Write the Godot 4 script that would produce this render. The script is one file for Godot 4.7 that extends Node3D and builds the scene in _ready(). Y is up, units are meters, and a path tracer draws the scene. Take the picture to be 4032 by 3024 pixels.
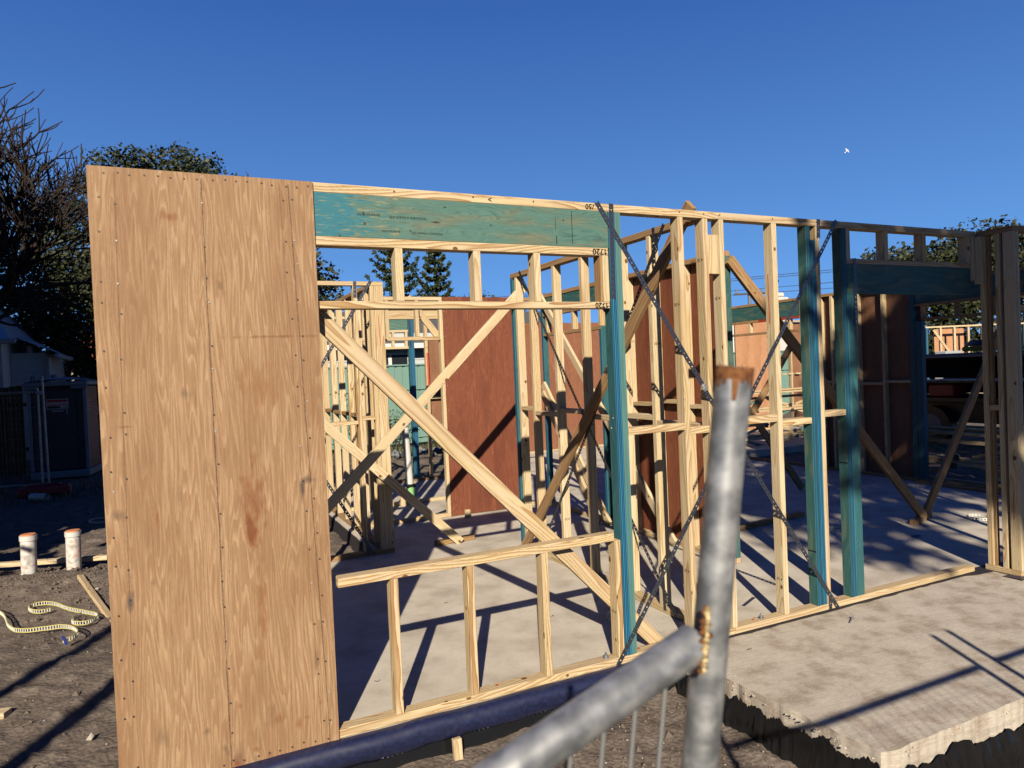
extends Node3D
# A timber house frame on a concrete slab, seen over a temporary fence. Front wall: z = 0, x to the right, slab top: y = 0.

var M := {}
var rg := RandomNumberGenerator.new()
var used := {}
var nail_mesh: ArrayMesh
const EXPOSURE := 2.6
const SUN := Vector3(0.82, -1.0, -1.64)

func _ready() -> void:
	rg.seed = 20240
	# ---------------------------------------------------------------- camera, sky, sun, exposure
	var cam := Camera3D.new()
	cam.name = "camera"
	add_child(cam)
	cam.position = Vector3(0.2875, 1.763, 3.4554)
	cam.basis = Basis.from_euler(Vector3(-0.0208, -0.44742, -0.04285))
	cam.fov = 57.157
	cam.near = 0.05
	cam.far = 2000.0
	cam.current = true
	var at := CameraAttributesPhysical.new()
	at.frustum_focus_distance = 4.6
	at.frustum_focal_length = 22.03
	at.exposure_aperture = 5.7
	cam.attributes = at
	var env := Environment.new()
	env.background_mode = Environment.BG_SKY
	var sky := Sky.new()
	var ps := ProceduralSkyMaterial.new()
	ps.sky_top_color = dim(Color8(19, 63, 150), 1.0 / EXPOSURE)
	ps.sky_horizon_color = dim(Color8(120, 184, 255), 1.0 / EXPOSURE)
	ps.sky_curve = 0.22
	ps.ground_bottom_color = Color8(70, 62, 55)
	ps.ground_horizon_color = Color8(120, 130, 140)
	ps.sun_angle_max = 1.0
	sky.sky_material = ps
	env.sky = sky
	env.tonemap_mode = Environment.TONE_MAPPER_LINEAR
	env.tonemap_exposure = EXPOSURE
	env.sdfgi_enabled = true
	env.ssao_enabled = true
	env.ssil_enabled = true
	var we := WorldEnvironment.new()
	we.name = "environment"
	we.environment = env
	add_child(we)
	var sun := DirectionalLight3D.new()
	sun.name = "sun"
	sun.light_energy = 1.6
	sun.light_color = Color(1.0, 0.945, 0.86)
	sun.light_angular_distance = 0.5
	sun.shadow_enabled = true
	add_child(sun)
	sun.look_at_from_position(Vector3.ZERO, SUN, Vector3.UP)
	# ---------------------------------------------------------------- the place
	make_materials()
	nail_mesh = disc_mesh(0.0048, 0.003, 7)
	build_setting()
	build_front_wall()
	build_inner_walls()
	build_right_side()
	build_props()
	build_yard()
	build_back()
	build_trees()
	build_fences()

# ==================================================================== helpers
func numbered(n: String) -> String:
	if not used.has(n):
		used[n] = 0
		return n
	used[n] += 1
	return "%s_%03d" % [n, used[n]]

func tag(o: Node, label: String, category := "", group := "", kind := "") -> void:
	if label: o.set_meta("label", label)
	if category: o.set_meta("category", category)
	if group: o.set_meta("group", group)
	if kind: o.set_meta("kind", kind)

func thing(called: String, label: String, category: String, at: Vector3, group := "") -> Node3D:
	var o := Node3D.new()
	o.name = numbered(called)
	add_child(o)
	o.position = at
	tag(o, label, category, group, "thing")
	return o

func child_name(parent: Node, n: String) -> String:
	if not parent.has_node(NodePath(n)): return n
	var k := 1
	if parent.has_meta("_n_" + n): k = parent.get_meta("_n_" + n)
	parent.set_meta("_n_" + n, k + 1)
	return "%s_%03d" % [n, k]

# one mesh as a part of a thing; pos is in world space
func part(parent: Node3D, called: String, mesh: Mesh, m: Material, pos := Vector3.ZERO, b := Basis.IDENTITY) -> MeshInstance3D:
	var o := MeshInstance3D.new()
	o.mesh = mesh
	o.material_override = m
	if parent == self:
		o.name = numbered(called)
		add_child(o, true)
		o.transform = Transform3D(b, pos)
	else:
		o.name = child_name(parent, called)
		parent.add_child(o, true)
		var base := Transform3D.IDENTITY
		var q: Node = parent
		while q != self:
			base = (q as Node3D).transform * base
			q = q.get_parent()
		o.transform = base.affine_inverse() * Transform3D(b, pos)
	return o

func struct(called: String, mesh: Mesh, m: Material, pos := Vector3.ZERO) -> MeshInstance3D:
	var o := part(self, called, mesh, m, pos)
	o.set_meta("kind", "structure")
	return o

class Geo:
	var v := PackedVector3Array()
	var n := PackedVector3Array()
	var t := PackedVector2Array()
	var c := PackedColorArray()
	var col := Color.WHITE
	func tri(a: Vector3, b: Vector3, d: Vector3, nn: Vector3, ta := Vector2.ZERO, tb := Vector2.ZERO, td := Vector2.ZERO) -> void:
		if (b - a).cross(d - a).dot(nn) > 0.0:
			var s := b
			b = d
			d = s
			var w := tb
			tb = td
			td = w
		v.append(a); v.append(b); v.append(d)
		n.append(nn); n.append(nn); n.append(nn)
		t.append(ta); t.append(tb); t.append(td)
		c.append(col); c.append(col); c.append(col)
	func quad(a: Vector3, b: Vector3, d: Vector3, e: Vector3, nn: Vector3, ta := Vector2.ZERO, tb := Vector2.ZERO, td := Vector2.ZERO, te := Vector2.ZERO) -> void:
		tri(a, b, d, nn, ta, tb, td)
		tri(a, d, e, nn, ta, td, te)
	# three corners with normals of their own
	func tri3(a: Vector3, b: Vector3, d: Vector3, na: Vector3, nb: Vector3, nd: Vector3, ta := Vector2.ZERO, tb := Vector2.ZERO, td := Vector2.ZERO) -> void:
		if (b - a).cross(d - a).dot(na + nb + nd) > 0.0:
			v.append(a); v.append(d); v.append(b)
			n.append(na); n.append(nd); n.append(nb)
			t.append(ta); t.append(td); t.append(tb)
		else:
			v.append(a); v.append(b); v.append(d)
			n.append(na); n.append(nb); n.append(nd)
			t.append(ta); t.append(tb); t.append(td)
		c.append(col); c.append(col); c.append(col)
	# an axis-aligned box with chamfered edges; uv in metres / ts, the long axis L runs along v
	func cbox(ctr: Vector3, s: Vector3, ch: float, L := 1, off := Vector2.ZERO, ts := Vector2(0.6, 3.0), atlas := false) -> void:
		var h := s * 0.5
		ch = minf(ch, minf(h.x, minf(h.y, h.z)) * 0.6)
		var cross_axes := [(L + 1) % 3, (L + 2) % 3]
		var small: int = cross_axes[0] if s[cross_axes[0]] < s[cross_axes[1]] else cross_axes[1]
		for a in 3:
			var b := (a + 1) % 3
			var d := (a + 2) % 3
			for sg in [-1.0, 1.0]:
				var nn := Vector3.ZERO
				nn[a] = sg
				var q: Array[Vector3] = []
				for k in [[-1, -1], [1, -1], [1, 1], [-1, 1]]:
					var p := Vector3.ZERO
					p[a] = sg * h[a]
					p[b] = k[0] * (h[b] - ch)
					p[d] = k[1] * (h[d] - ch)
					q.append(p)
				var uv := [fuv(q[0], a, L, off, ts, atlas, small), fuv(q[1], a, L, off, ts, atlas, small), fuv(q[2], a, L, off, ts, atlas, small), fuv(q[3], a, L, off, ts, atlas, small)]
				quad(ctr + q[0], ctr + q[1], ctr + q[2], ctr + q[3], nn, uv[0], uv[1], uv[2], uv[3])
			if ch <= 0.0: continue
			# the four edges that run along axis a
			for sb in [-1.0, 1.0]:
				for sd in [-1.0, 1.0]:
					var nn := Vector3.ZERO
					nn[b] = sb
					nn[d] = sd
					nn = nn.normalized()
					var q: Array[Vector3] = []
					for k in [[-1, 0], [1, 0], [1, 1], [-1, 1]]:
						var p := Vector3.ZERO
						p[a] = k[0] * (h[a] - ch)
						p[b] = sb * (h[b] - (ch if k[1] == 1 else 0.0))
						p[d] = sd * (h[d] - (0.0 if k[1] == 1 else ch))
						q.append(p)
					quad(ctr + q[0], ctr + q[1], ctr + q[2], ctr + q[3], nn, fuv(q[0], b, L, off, ts, atlas, small), fuv(q[1], b, L, off, ts, atlas, small), fuv(q[2], b, L, off, ts, atlas, small), fuv(q[3], b, L, off, ts, atlas, small))
		if ch <= 0.0: return
		for sx in [-1.0, 1.0]:
			for sy in [-1.0, 1.0]:
				for sz in [-1.0, 1.0]:
					var p := Vector3(sx * h.x, sy * h.y, sz * h.z)
					var u := fuv(p, (L + 1) % 3, L, off, ts, atlas, small)
					tri(ctr + p - Vector3(0, sy * ch, sz * ch), ctr + p - Vector3(sx * ch, 0, sz * ch), ctr + p - Vector3(sx * ch, sy * ch, 0), Vector3(sx, sy, sz).normalized(), u, u, u)
	func fuv(p: Vector3, a: int, L: int, off: Vector2, ts: Vector2, atlas: bool, small: int) -> Vector2:
		var ca := 3 - a - L if a != L else (L + 1) % 3
		var va := L if a != L else (L + 2) % 3
		var u := p[ca] / ts.x + off.x + (0.17 if a == (L + 1) % 3 else 0.0)
		if atlas:
			u = p[ca] / ts.x + 0.25
			if a != L and ca == small: u += 0.5
		return Vector2(u, p[va] / ts.y + off.y)
	# a tube along points; radii per point
	func tube(pts: PackedVector3Array, r: PackedFloat32Array, sides := 6, caps := true) -> void:
		var rings: Array[PackedVector3Array] = []
		var norms: Array[PackedVector3Array] = []
		var side := Vector3.ZERO
		var run := 0.0
		var runs := PackedFloat32Array()
		for i in pts.size():
			var dir := (pts[mini(i + 1, pts.size() - 1)] - pts[maxi(i - 1, 0)]).normalized()
			if i == 0:
				side = dir.cross(Vector3.UP if absf(dir.y) < 0.9 else Vector3.RIGHT).normalized()
			else:
				side = (side - dir * side.dot(dir)).normalized()
				run += pts[i].distance_to(pts[i - 1])
			runs.append(run)
			var oth := dir.cross(side)
			var ring := PackedVector3Array()
			var nr := PackedVector3Array()
			for k in sides + 1:
				var an := TAU * k / sides
				var d := side * cos(an) + oth * sin(an)
				ring.append(pts[i] + d * r[i])
				nr.append(d)
			rings.append(ring)
			norms.append(nr)
		for i in pts.size() - 1:
			for k in sides:
				var ta := Vector2(float(k) / sides, runs[i])
				var tb := Vector2(float(k + 1) / sides, runs[i])
				var tc := Vector2(float(k + 1) / sides, runs[i + 1])
				var td := Vector2(float(k) / sides, runs[i + 1])
				tri3(rings[i][k], rings[i][k + 1], rings[i + 1][k + 1], norms[i][k], norms[i][k + 1], norms[i + 1][k + 1], ta, tb, tc)
				tri3(rings[i][k], rings[i + 1][k + 1], rings[i + 1][k], norms[i][k], norms[i + 1][k + 1], norms[i + 1][k], ta, tc, td)
		if caps:
			for e in [0, pts.size() - 1]:
				var d: Vector3 = (pts[e] - pts[1 if e == 0 else e - 1]).normalized()
				for k in sides:
					tri(pts[e], rings[e][k], rings[e][k + 1], d)
	# a flat polygon in x-z pushed from y0 up to y1
	func prism(poly: PackedVector2Array, y0: float, y1: float, ts := 1.0) -> void:
		var idx := Geometry2D.triangulate_polygon(poly)
		for i in range(0, idx.size(), 3):
			var a := poly[idx[i]]
			var b := poly[idx[i + 1]]
			var d := poly[idx[i + 2]]
			tri(Vector3(a.x, y1, a.y), Vector3(b.x, y1, b.y), Vector3(d.x, y1, d.y), Vector3.UP, a / ts, b / ts, d / ts)
			tri(Vector3(a.x, y0, a.y), Vector3(b.x, y0, b.y), Vector3(d.x, y0, d.y), Vector3.DOWN, a / ts, b / ts, d / ts)
		var cw := Geometry2D.is_polygon_clockwise(poly)
		var run := 0.0
		for i in poly.size():
			var a := poly[i]
			var b := poly[(i + 1) % poly.size()]
			var e := (b - a).normalized()
			var nn := Vector3(e.y, 0, -e.x) * (-1.0 if cw else 1.0)
			var l := a.distance_to(b)
			quad(Vector3(a.x, y0, a.y), Vector3(b.x, y0, b.y), Vector3(b.x, y1, b.y), Vector3(a.x, y1, a.y), nn, Vector2(run, y0) / ts, Vector2(run + l, y0) / ts, Vector2(run + l, y1) / ts, Vector2(run, y1) / ts)
			run += l
	func mesh() -> ArrayMesh:
		var arr := []
		arr.resize(Mesh.ARRAY_MAX)
		arr[Mesh.ARRAY_VERTEX] = v
		arr[Mesh.ARRAY_NORMAL] = n
		arr[Mesh.ARRAY_TEX_UV] = t
		arr[Mesh.ARRAY_COLOR] = c
		var m := ArrayMesh.new()
		m.add_surface_from_arrays(Mesh.PRIMITIVE_TRIANGLES, arr)
		return m

func disc_mesh(r: float, h: float, sides: int) -> ArrayMesh:
	var g := Geo.new()
	for k in sides:
		var a := TAU * k / sides
		var b := TAU * (k + 1) / sides
		var p := Vector3(cos(a) * r, sin(a) * r, 0)
		var q := Vector3(cos(b) * r, sin(b) * r, 0)
		var z := Vector3(0, 0, h)
		g.tri(z, p * 0.8 + z, q * 0.8 + z, Vector3.BACK)
		g.quad(p, q, q * 0.8 + z, p * 0.8 + z, (p + q + z).normalized())
	return g.mesh()

# a piece of sawn timber between two corners (world space); the grain runs along its longest side
func beam(parent: Node3D, called: String, lo: Vector3, hi: Vector3, m := "pine", ch := 0.0022) -> MeshInstance3D:
	var s := hi - lo
	var L := 1
	if s.x >= s.y and s.x >= s.z: L = 0
	elif s.z >= s.x and s.z >= s.y: L = 2
	var g := Geo.new()
	var len: float = s[L]
	var ov := rg.randf() * maxf(0.0, 1.0 - len / 3.0) + len / 6.0
	g.cbox(Vector3.ZERO, s, ch, L, Vector2(rg.randf() * 0.7 + 0.05, ov), Vector2(0.6, 3.0), m.begins_with("lvl"))
	return part(parent, called, g.mesh(), wood(m), (lo + hi) * 0.5)

# timber between two points: w wide, t thick across the direction nrm
func bar(parent: Node3D, called: String, a: Vector3, b: Vector3, w: float, t: float, nrm: Vector3, m := "pine") -> MeshInstance3D:
	var y := (b - a).normalized()
	var z := (nrm - y * nrm.dot(y)).normalized()
	var x := y.cross(z)
	var g := Geo.new()
	var len := a.distance_to(b)
	g.cbox(Vector3.ZERO, Vector3(w, len, t), 0.0022, 1, Vector2(rg.randf() * 0.7 + 0.05, rg.randf() * maxf(0.0, 1.0 - len / 3.0) + len / 6.0), Vector2(0.6, 3.0), m.begins_with("lvl"))
	return part(parent, called, g.mesh(), wood(m), (a + b) * 0.5, Basis(x, y, z))

func wood(m: String) -> Material:
	if m == "pine": return M[["pine", "pine_b", "pine_c"][rg.randi() % 3]]
	if m == "grainy": return M["pine"]
	if m == "pale": return M[["pine_b", "pine_c"][rg.randi() % 2]]
	return M[m]

# walls along x (front face z1) and walls along z (left face x0)
func zb(p: Node3D, n: String, x0: float, x1: float, y0: float, y1: float, m := "pine", z0 := -0.075, z1 := 0.0) -> MeshInstance3D:
	var j := rg.randf_range(-0.0012, 0.0012)
	return beam(p, n, Vector3(x0, y0, z0 + j), Vector3(x1, y1, z1 + j), m)

func xb(p: Node3D, n: String, z0: float, z1: float, y0: float, y1: float, m: String, x0: float, x1: float) -> MeshInstance3D:
	var j := rg.randf_range(-0.0012, 0.0012)
	return beam(p, n, Vector3(x0 + j, y0, z0), Vector3(x1 + j, y1, z1), m)

# galvanised strap with punched holes between two points, lying against the face nrm
func strap(p: Node3D, a: Vector3, b: Vector3, nrm: Vector3, w := 0.03) -> MeshInstance3D:
	var g := Geo.new()
	var len := a.distance_to(b)
	var hw := w * 0.5
	g.cbox(Vector3(-hw * 0.66, 0, 0), Vector3(hw * 0.68, len, 0.0012), 0.0, 1, Vector2(0.2, 0.3))
	g.cbox(Vector3(hw * 0.66, 0, 0), Vector3(hw * 0.68, len, 0.0012), 0.0, 1, Vector2(0.5, 0.3))
	var n := int(len / 0.034)
	for i in n:
		var y := -len * 0.5 + (i + 0.5) * len / n
		g.cbox(Vector3(0, y, 0), Vector3(hw * 0.64, len / n - 0.009, 0.0012), 0.0, 1, Vector2(0.3, 0.1))
		# a raised lip beside every hole
		g.cbox(Vector3(hw * 0.6 * (1 if i % 2 == 0 else -1), y + len / n * 0.5, 0.001), Vector3(0.006, 0.006, 0.0016), 0.0005)
	var y2 := (b - a).normalized()
	var z := (nrm - y2 * nrm.dot(y2)).normalized()
	return part(p, "strap_brace", g.mesh(), M["galv_strap"], (a + b) * 0.5, Basis(y2.cross(z), y2, z))

func nails(p: Node3D, pts: Array, nrm := Vector3.BACK, m := "nail") -> void:
	var b := Basis.IDENTITY
	if absf(nrm.z) < 0.9: b = Basis.looking_at(-nrm, Vector3.UP)
	for q in pts: part(p, "nail", nail_mesh, M[m], q, b)

func lettering(p: Node3D, called: String, s: String, size: float, m: Material, pos: Vector3, b := Basis.IDENTITY, font := "Droid Sans", deep := 0.0006) -> MeshInstance3D:
	var t := TextMesh.new()
	var f := SystemFont.new()
	f.font_names = PackedStringArray([font])
	f.font_weight = 700
	t.font = f
	t.text = s
	t.font_size = 64
	t.pixel_size = size / 64.0
	t.depth = deep
	t.curve_step = 4.0
	return part(p, called, t, m, pos, b)

# a colour scaled in linear light
func dim(c: Color, k: float) -> Color:
	var l := c.srgb_to_linear()
	return Color(l.r * k, l.g * k, l.b * k, c.a).linear_to_srgb()

func smooth(a: float, b: float, x: float) -> float:
	return smoothstep(a, b, x)

# ==================================================================== materials
func noise(sd: int, fr: float, oct := 3, kind := FastNoiseLite.TYPE_SIMPLEX_SMOOTH) -> FastNoiseLite:
	var n := FastNoiseLite.new()
	n.seed = sd
	n.frequency = fr
	n.noise_type = kind
	n.fractal_octaves = oct
	return n

func image_tex(w: int, h: int, data: PackedByteArray) -> ImageTexture:
	return ImageTexture.create_from_image(Image.create_from_data(w, h, false, Image.FORMAT_RGB8, data))

func put(d: PackedByteArray, i: int, c: Vector3) -> void:
	d[i] = int(clampf(c.x, 0, 255))
	d[i + 1] = int(clampf(c.y, 0, 255))
	d[i + 2] = int(clampf(c.z, 0, 255))

func std(tex: Texture2D, rough: float, spec := 0.35, col := Color.WHITE) -> StandardMaterial3D:
	var m := StandardMaterial3D.new()
	m.albedo_color = dim(col, 0.45)
	if tex: m.albedo_texture = tex
	m.roughness = rough
	m.metallic_specular = spec
	return m

# sawn pine: 0.6 m across, 3 m along; growth rings, knots, sap streaks
func pine_texture(sd: int, early: Vector3, late: Vector3, rings: float, sharp: float, knots: int) -> ImageTexture:
	var W := 256
	var H := 1024
	var d := PackedByteArray()
	d.resize(W * H * 3)
	var n1 := noise(sd, 1.0, 2)
	var n2 := noise(sd + 1, 1.0, 3)
	var n3 := noise(sd + 2, 1.0, 2)
	var r := RandomNumberGenerator.new()
	r.seed = sd * 7
	var kn: Array[Vector4] = []
	for k in knots: kn.append(Vector4(r.randf() * 0.6, r.randf() * 3.0, r.randf_range(0.006, 0.015), r.randf_range(-1, 1)))
	for y in H:
		var v := 3.0 * y / H
		var near: Array[Vector4] = []
		for q in kn:
			if absf(q.y - v) < 0.22: near.append(q)
		for x in W:
			var u := 0.6 * x / W
			# each board-wide strip has its own cathedral pattern
			var strip := floorf(u / 0.1)
			var us := u - strip * 0.1 - 0.05
			var ph := n1.get_noise_2d(strip * 31.7, v * 0.55) * 0.06 + n1.get_noise_2d(u * 9.0, v * 1.4) * 0.012
			var rr := sqrt((us - ph) * (us - ph) + 0.00035 + 0.0011 * (0.5 + n3.get_noise_2d(strip * 17.0, v * 0.7)))
			rr += n2.get_noise_2d(u * 30.0, v * 2.2) * 0.0018
			var kd := 0.0
			for q in near:
				var dx := u - q.x
				var dy := (v - q.y) * 0.28
				var dd := sqrt(dx * dx + dy * dy)
				rr += 0.012 * exp(-dd * dd / (q.z * q.z * 5.0)) * signf(q.w)
				var de := sqrt(dx * dx + (v - q.y) * (v - q.y) * 0.55)
				kd = maxf(kd, 1.0 - smoothstep(q.z * 0.72, q.z * 1.1, de))
			var t := fposmod(rr * rings, 1.0)
			var lw := pow(t, sharp) * (1.0 - smoothstep(0.93, 1.0, t))
			var c := early.lerp(late, clampf(lw * 1.1, 0, 1))
			c *= 1.0 + 0.05 * n2.get_noise_2d(u * 6.0 + 40.0, v * 0.9) + 0.035 * n3.get_noise_2d(u * 260.0, v * 14.0)
			c.z *= 1.0 + 0.05 * n1.get_noise_2d(u * 5.0 + 90.0, v * 1.1)
			if kd > 0.0:
				c = c.lerp(Vector3(128, 86, 52) * (0.85 + 0.3 * n3.get_noise_2d(u * 500.0, v * 500.0)), kd * 0.92)
			put(d, (y * W + x) * 3, c)
	return image_tex(W, H, d)

# stained veneer lumber: left half the broad face, right half the laminated edge
func lvl_texture(sd: int, face: Vector3, bare: Vector3, amount: float, edge: Vector3, line: Vector3) -> ImageTexture:
	var W := 256
	var H := 1024
	var d := PackedByteArray()
	d.resize(W * H * 3)
	var n1 := noise(sd, 1.0, 3)
	var n2 := noise(sd + 5, 1.0, 3)
	var r := RandomNumberGenerator.new()
	r.seed = sd
	var lam := PackedFloat32Array()
	var tone := PackedFloat32Array()
	var cur := 0.0
	var which := 0.0
	for x in W / 2:
		if cur <= 0.0:
			cur = r.randf_range(3.2, 6.5)
			which = r.randf()
		lam.append(1.0 if cur < 1.7 else 0.0)
		tone.append(which)
		cur -= 1.0
	for y in H:
		var v := 3.0 * y / H
		for x in W:
			var u := 0.6 * x / W
			var c: Vector3
			if x < W / 2:
				var g := n1.get_noise_2d(u * 24.0 + n2.get_noise_2d(u * 3.0, v * 1.3) * 3.0, v * 1.6)
				var st := n2.get_noise_2d(u * 5.0 + 7.0, v * 1.1) + g * 0.45
				c = face.lerp(bare, clampf(smoothstep(0.0, 0.7, st) * amount, 0, 1))
				c *= 1.0 + 0.16 * g + 0.09 * n1.get_noise_2d(u * 160.0, v * 6.0)
			else:
				var k := x - W / 2
				c = edge * (0.82 + 0.3 * tone[k]) * (1.0 + 0.12 * n1.get_noise_2d(u * 90.0, v * 2.4))
				c = c.lerp(line, lam[k] * (0.85 + 0.3 * n2.get_noise_2d(u * 60.0, v * 3.0)))
			put(d, (y * W + x) * 3, c)
	return image_tex(W, H, d)

# the front lintel: turquoise stain at its left end, greyer and streaked with brown along the rest
func lintel_texture() -> ImageTexture:
	var W := 840
	var H := 110
	var d := PackedByteArray()
	d.resize(W * H * 3)
	var n1 := noise(75, 1.0, 4)
	var n2 := noise(76, 1.0, 3)
	for y in H:
		var v := 0.212 * y / H
		for x in W:
			var u := 1.677 * x / W
			var bend := n2.get_noise_2d(u * 1.4, v * 7.0) * 0.055
			var g := n1.get_noise_2d(u * 2.6, (v + bend) * 95.0)
			var g2 := n1.get_noise_2d(u * 9.0 + 40.0, (v + bend) * 260.0)
			var c := Vector3(86, 124, 114).lerp(Vector3(126, 122, 98), clampf(0.42 + n2.get_noise_2d(u * 2.2 + 9.0, v * 12.0) * 1.5 + g * 0.7 - 0.25, 0, 1) * 0.75)
			c = c.lerp(Vector3(58, 96, 92), clampf(g * 1.6 - 0.1, 0, 1) * 0.7)
			var edge := 0.20 + n1.get_noise_2d(3.0, v * 70.0) * 0.10 + n2.get_noise_2d(u * 12.0, v * 60.0) * 0.13
			var blue := 1.0 - smoothstep(edge - 0.035, edge + 0.035, u)
			blue = maxf(blue, (1.0 - smoothstep(0.3, 0.42, u)) * clampf(n1.get_noise_2d(u * 7.0, v * 55.0) * 3.0 - 0.2, 0, 1))
			c = c.lerp(Vector3(44, 118, 136), blue * 0.92)
			if u < 0.42: c = c.lerp(Vector3(172, 146, 104), clampf(n1.get_noise_2d(u * 8.0 + 60.0, v * 75.0) * 3.2 - 0.75, 0, 1) * 0.8)
			c *= 1.0 + 0.13 * g2
			for q in [[0.62, 0.115, 0.03, 0.006], [0.67, 0.035, 0.012, 0.006], [0.24, 0.09, 0.006, 0.012], [0.245, 0.14, 0.008, 0.009]]:
				var dd := Vector2((u - q[0]) / q[2], (v - q[1]) / q[3]).length()
				if dd < 1.2: c = c.lerp(Vector3(48, 48, 42), (1.0 - smoothstep(0.4, 1.1, dd + g2 * 0.5)) * 0.85)
			put(d, (y * W + x) * 3, c)
	return image_tex(W, H, d)

func ply_texture(sd: int, W: int, H: int, wide: float, high: float, a: Vector3, b: Vector3, c2: Vector3) -> PackedByteArray:
	var d := PackedByteArray()
	d.resize(W * H * 3)
	var n1 := noise(sd, 1.0, 3)
	var n2 := noise(sd + 3, 1.0, 3)
	var n3 := noise(sd + 9, 1.0, 2)
	for y in H:
		var v := high * (1.0 - float(y) / H)
		for x in W:
			var u := wide * x / W
			var w := n2.get_noise_2d(u * 2.2, v * 0.7) * 0.55
			var g := n1.get_noise_2d((u + w * 0.05) * 9.0, v * 0.55 + 3.0)
			# flame figure: contours of a slow field, stretched up the sheet
			var fl := fposmod((g + w * 0.6) * 4.5, 1.0)
			var c := a.lerp(b, clampf(smoothstep(0.35, 0.9, fl) * (1.0 - smoothstep(0.93, 1.0, fl)), 0, 1))
			c = c.lerp(b, clampf(n2.get_noise_2d(u * 60.0, v * 1.6) * 1.6 - 0.15, 0, 1) * 0.6)
			c = c.lerp(c2, clampf(n1.get_noise_2d(u * 70.0 + 30.0, v * 2.2) * 1.8 - 0.2, 0, 1) * 0.5)
			c = c.lerp(c2, clampf(0.5 + n2.get_noise_2d(u * 3.0 + 20.0, v * 0.9) * 1.3 - 0.35, 0, 1) * 0.55)
			c *= 1.0 + 0.07 * n1.get_noise_2d(u * 95.0, v * 4.0) + 0.05 * n3.get_noise_2d(u * 300.0, v * 22.0)
			put(d, (y * W + x) * 3, c)
	return d

func blot(d: PackedByteArray, W: int, H: int, wide: float, high: float, u: float, v: float, ru: float, rv: float, c: Vector3, k: float, n: FastNoiseLite) -> void:
	var x0 := maxi(0, int((u - ru * 1.6) / wide * W))
	var x1 := mini(W - 1, int((u + ru * 1.6) / wide * W))
	var y0 := maxi(0, int((1.0 - (v + rv * 1.6) / high) * H))
	var y1 := mini(H - 1, int((1.0 - (v - rv * 1.6) / high) * H))
	for y in range(y0, y1 + 1):
		for x in range(x0, x1 + 1):
			var du := (wide * x / W - u) / ru
			var dv := (high * (1.0 - float(y) / H) - v) / rv
			var q := 1.0 - sqrt(du * du + dv * dv) + n.get_noise_2d(x * 0.9, y * 0.35) * 0.9
			var t := clampf(q, 0, 1) * k
			if t <= 0.0: continue
			var i := (y * W + x) * 3
			put(d, i, Vector3(d[i], d[i + 1], d[i + 2]).lerp(c, t))

func concrete_texture(sd: int, base: Vector3, stain: Vector3, amount: float, brush: float) -> ImageTexture:
	var W := 768
	var n1 := noise(sd, 0.013, 5).get_seamless_image(W, W)
	var n2 := noise(sd + 1, 0.035, 4).get_seamless_image(W, W)
	var n3 := noise(sd + 2, 0.28, 2).get_seamless_image(W, W)
	var st := noise(sd + 3, 0.08, 3)
	n1.convert(Image.FORMAT_L8)
	n2.convert(Image.FORMAT_L8)
	n3.convert(Image.FORMAT_L8)
	var a := n1.get_data()
	var b := n2.get_data()
	var e := n3.get_data()
	var d := PackedByteArray()
	d.resize(W * W * 3)
	for i in W * W:
		var p := a[i] / 255.0
		var q := b[i] / 255.0
		var f := e[i] / 255.0
		var x := i % W
		var y := i / W
		var t := smoothstep(0.44, 0.86, p * 0.55 + q * 0.40 + f * 0.15) * amount
		var c := base.lerp(stain, t * (0.55 + 0.9 * f))
		c *= 0.90 + 0.12 * q + 0.09 * f
		if brush > 0.0: c *= 1.0 + brush * st.get_noise_2d(x * 0.35 + q * 22.0, y * 4.5 + q * 30.0)
		if f > 0.9 and q > 0.55: c *= 0.8
		put(d, i * 3, c)
	return image_tex(W, W, d)

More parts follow.
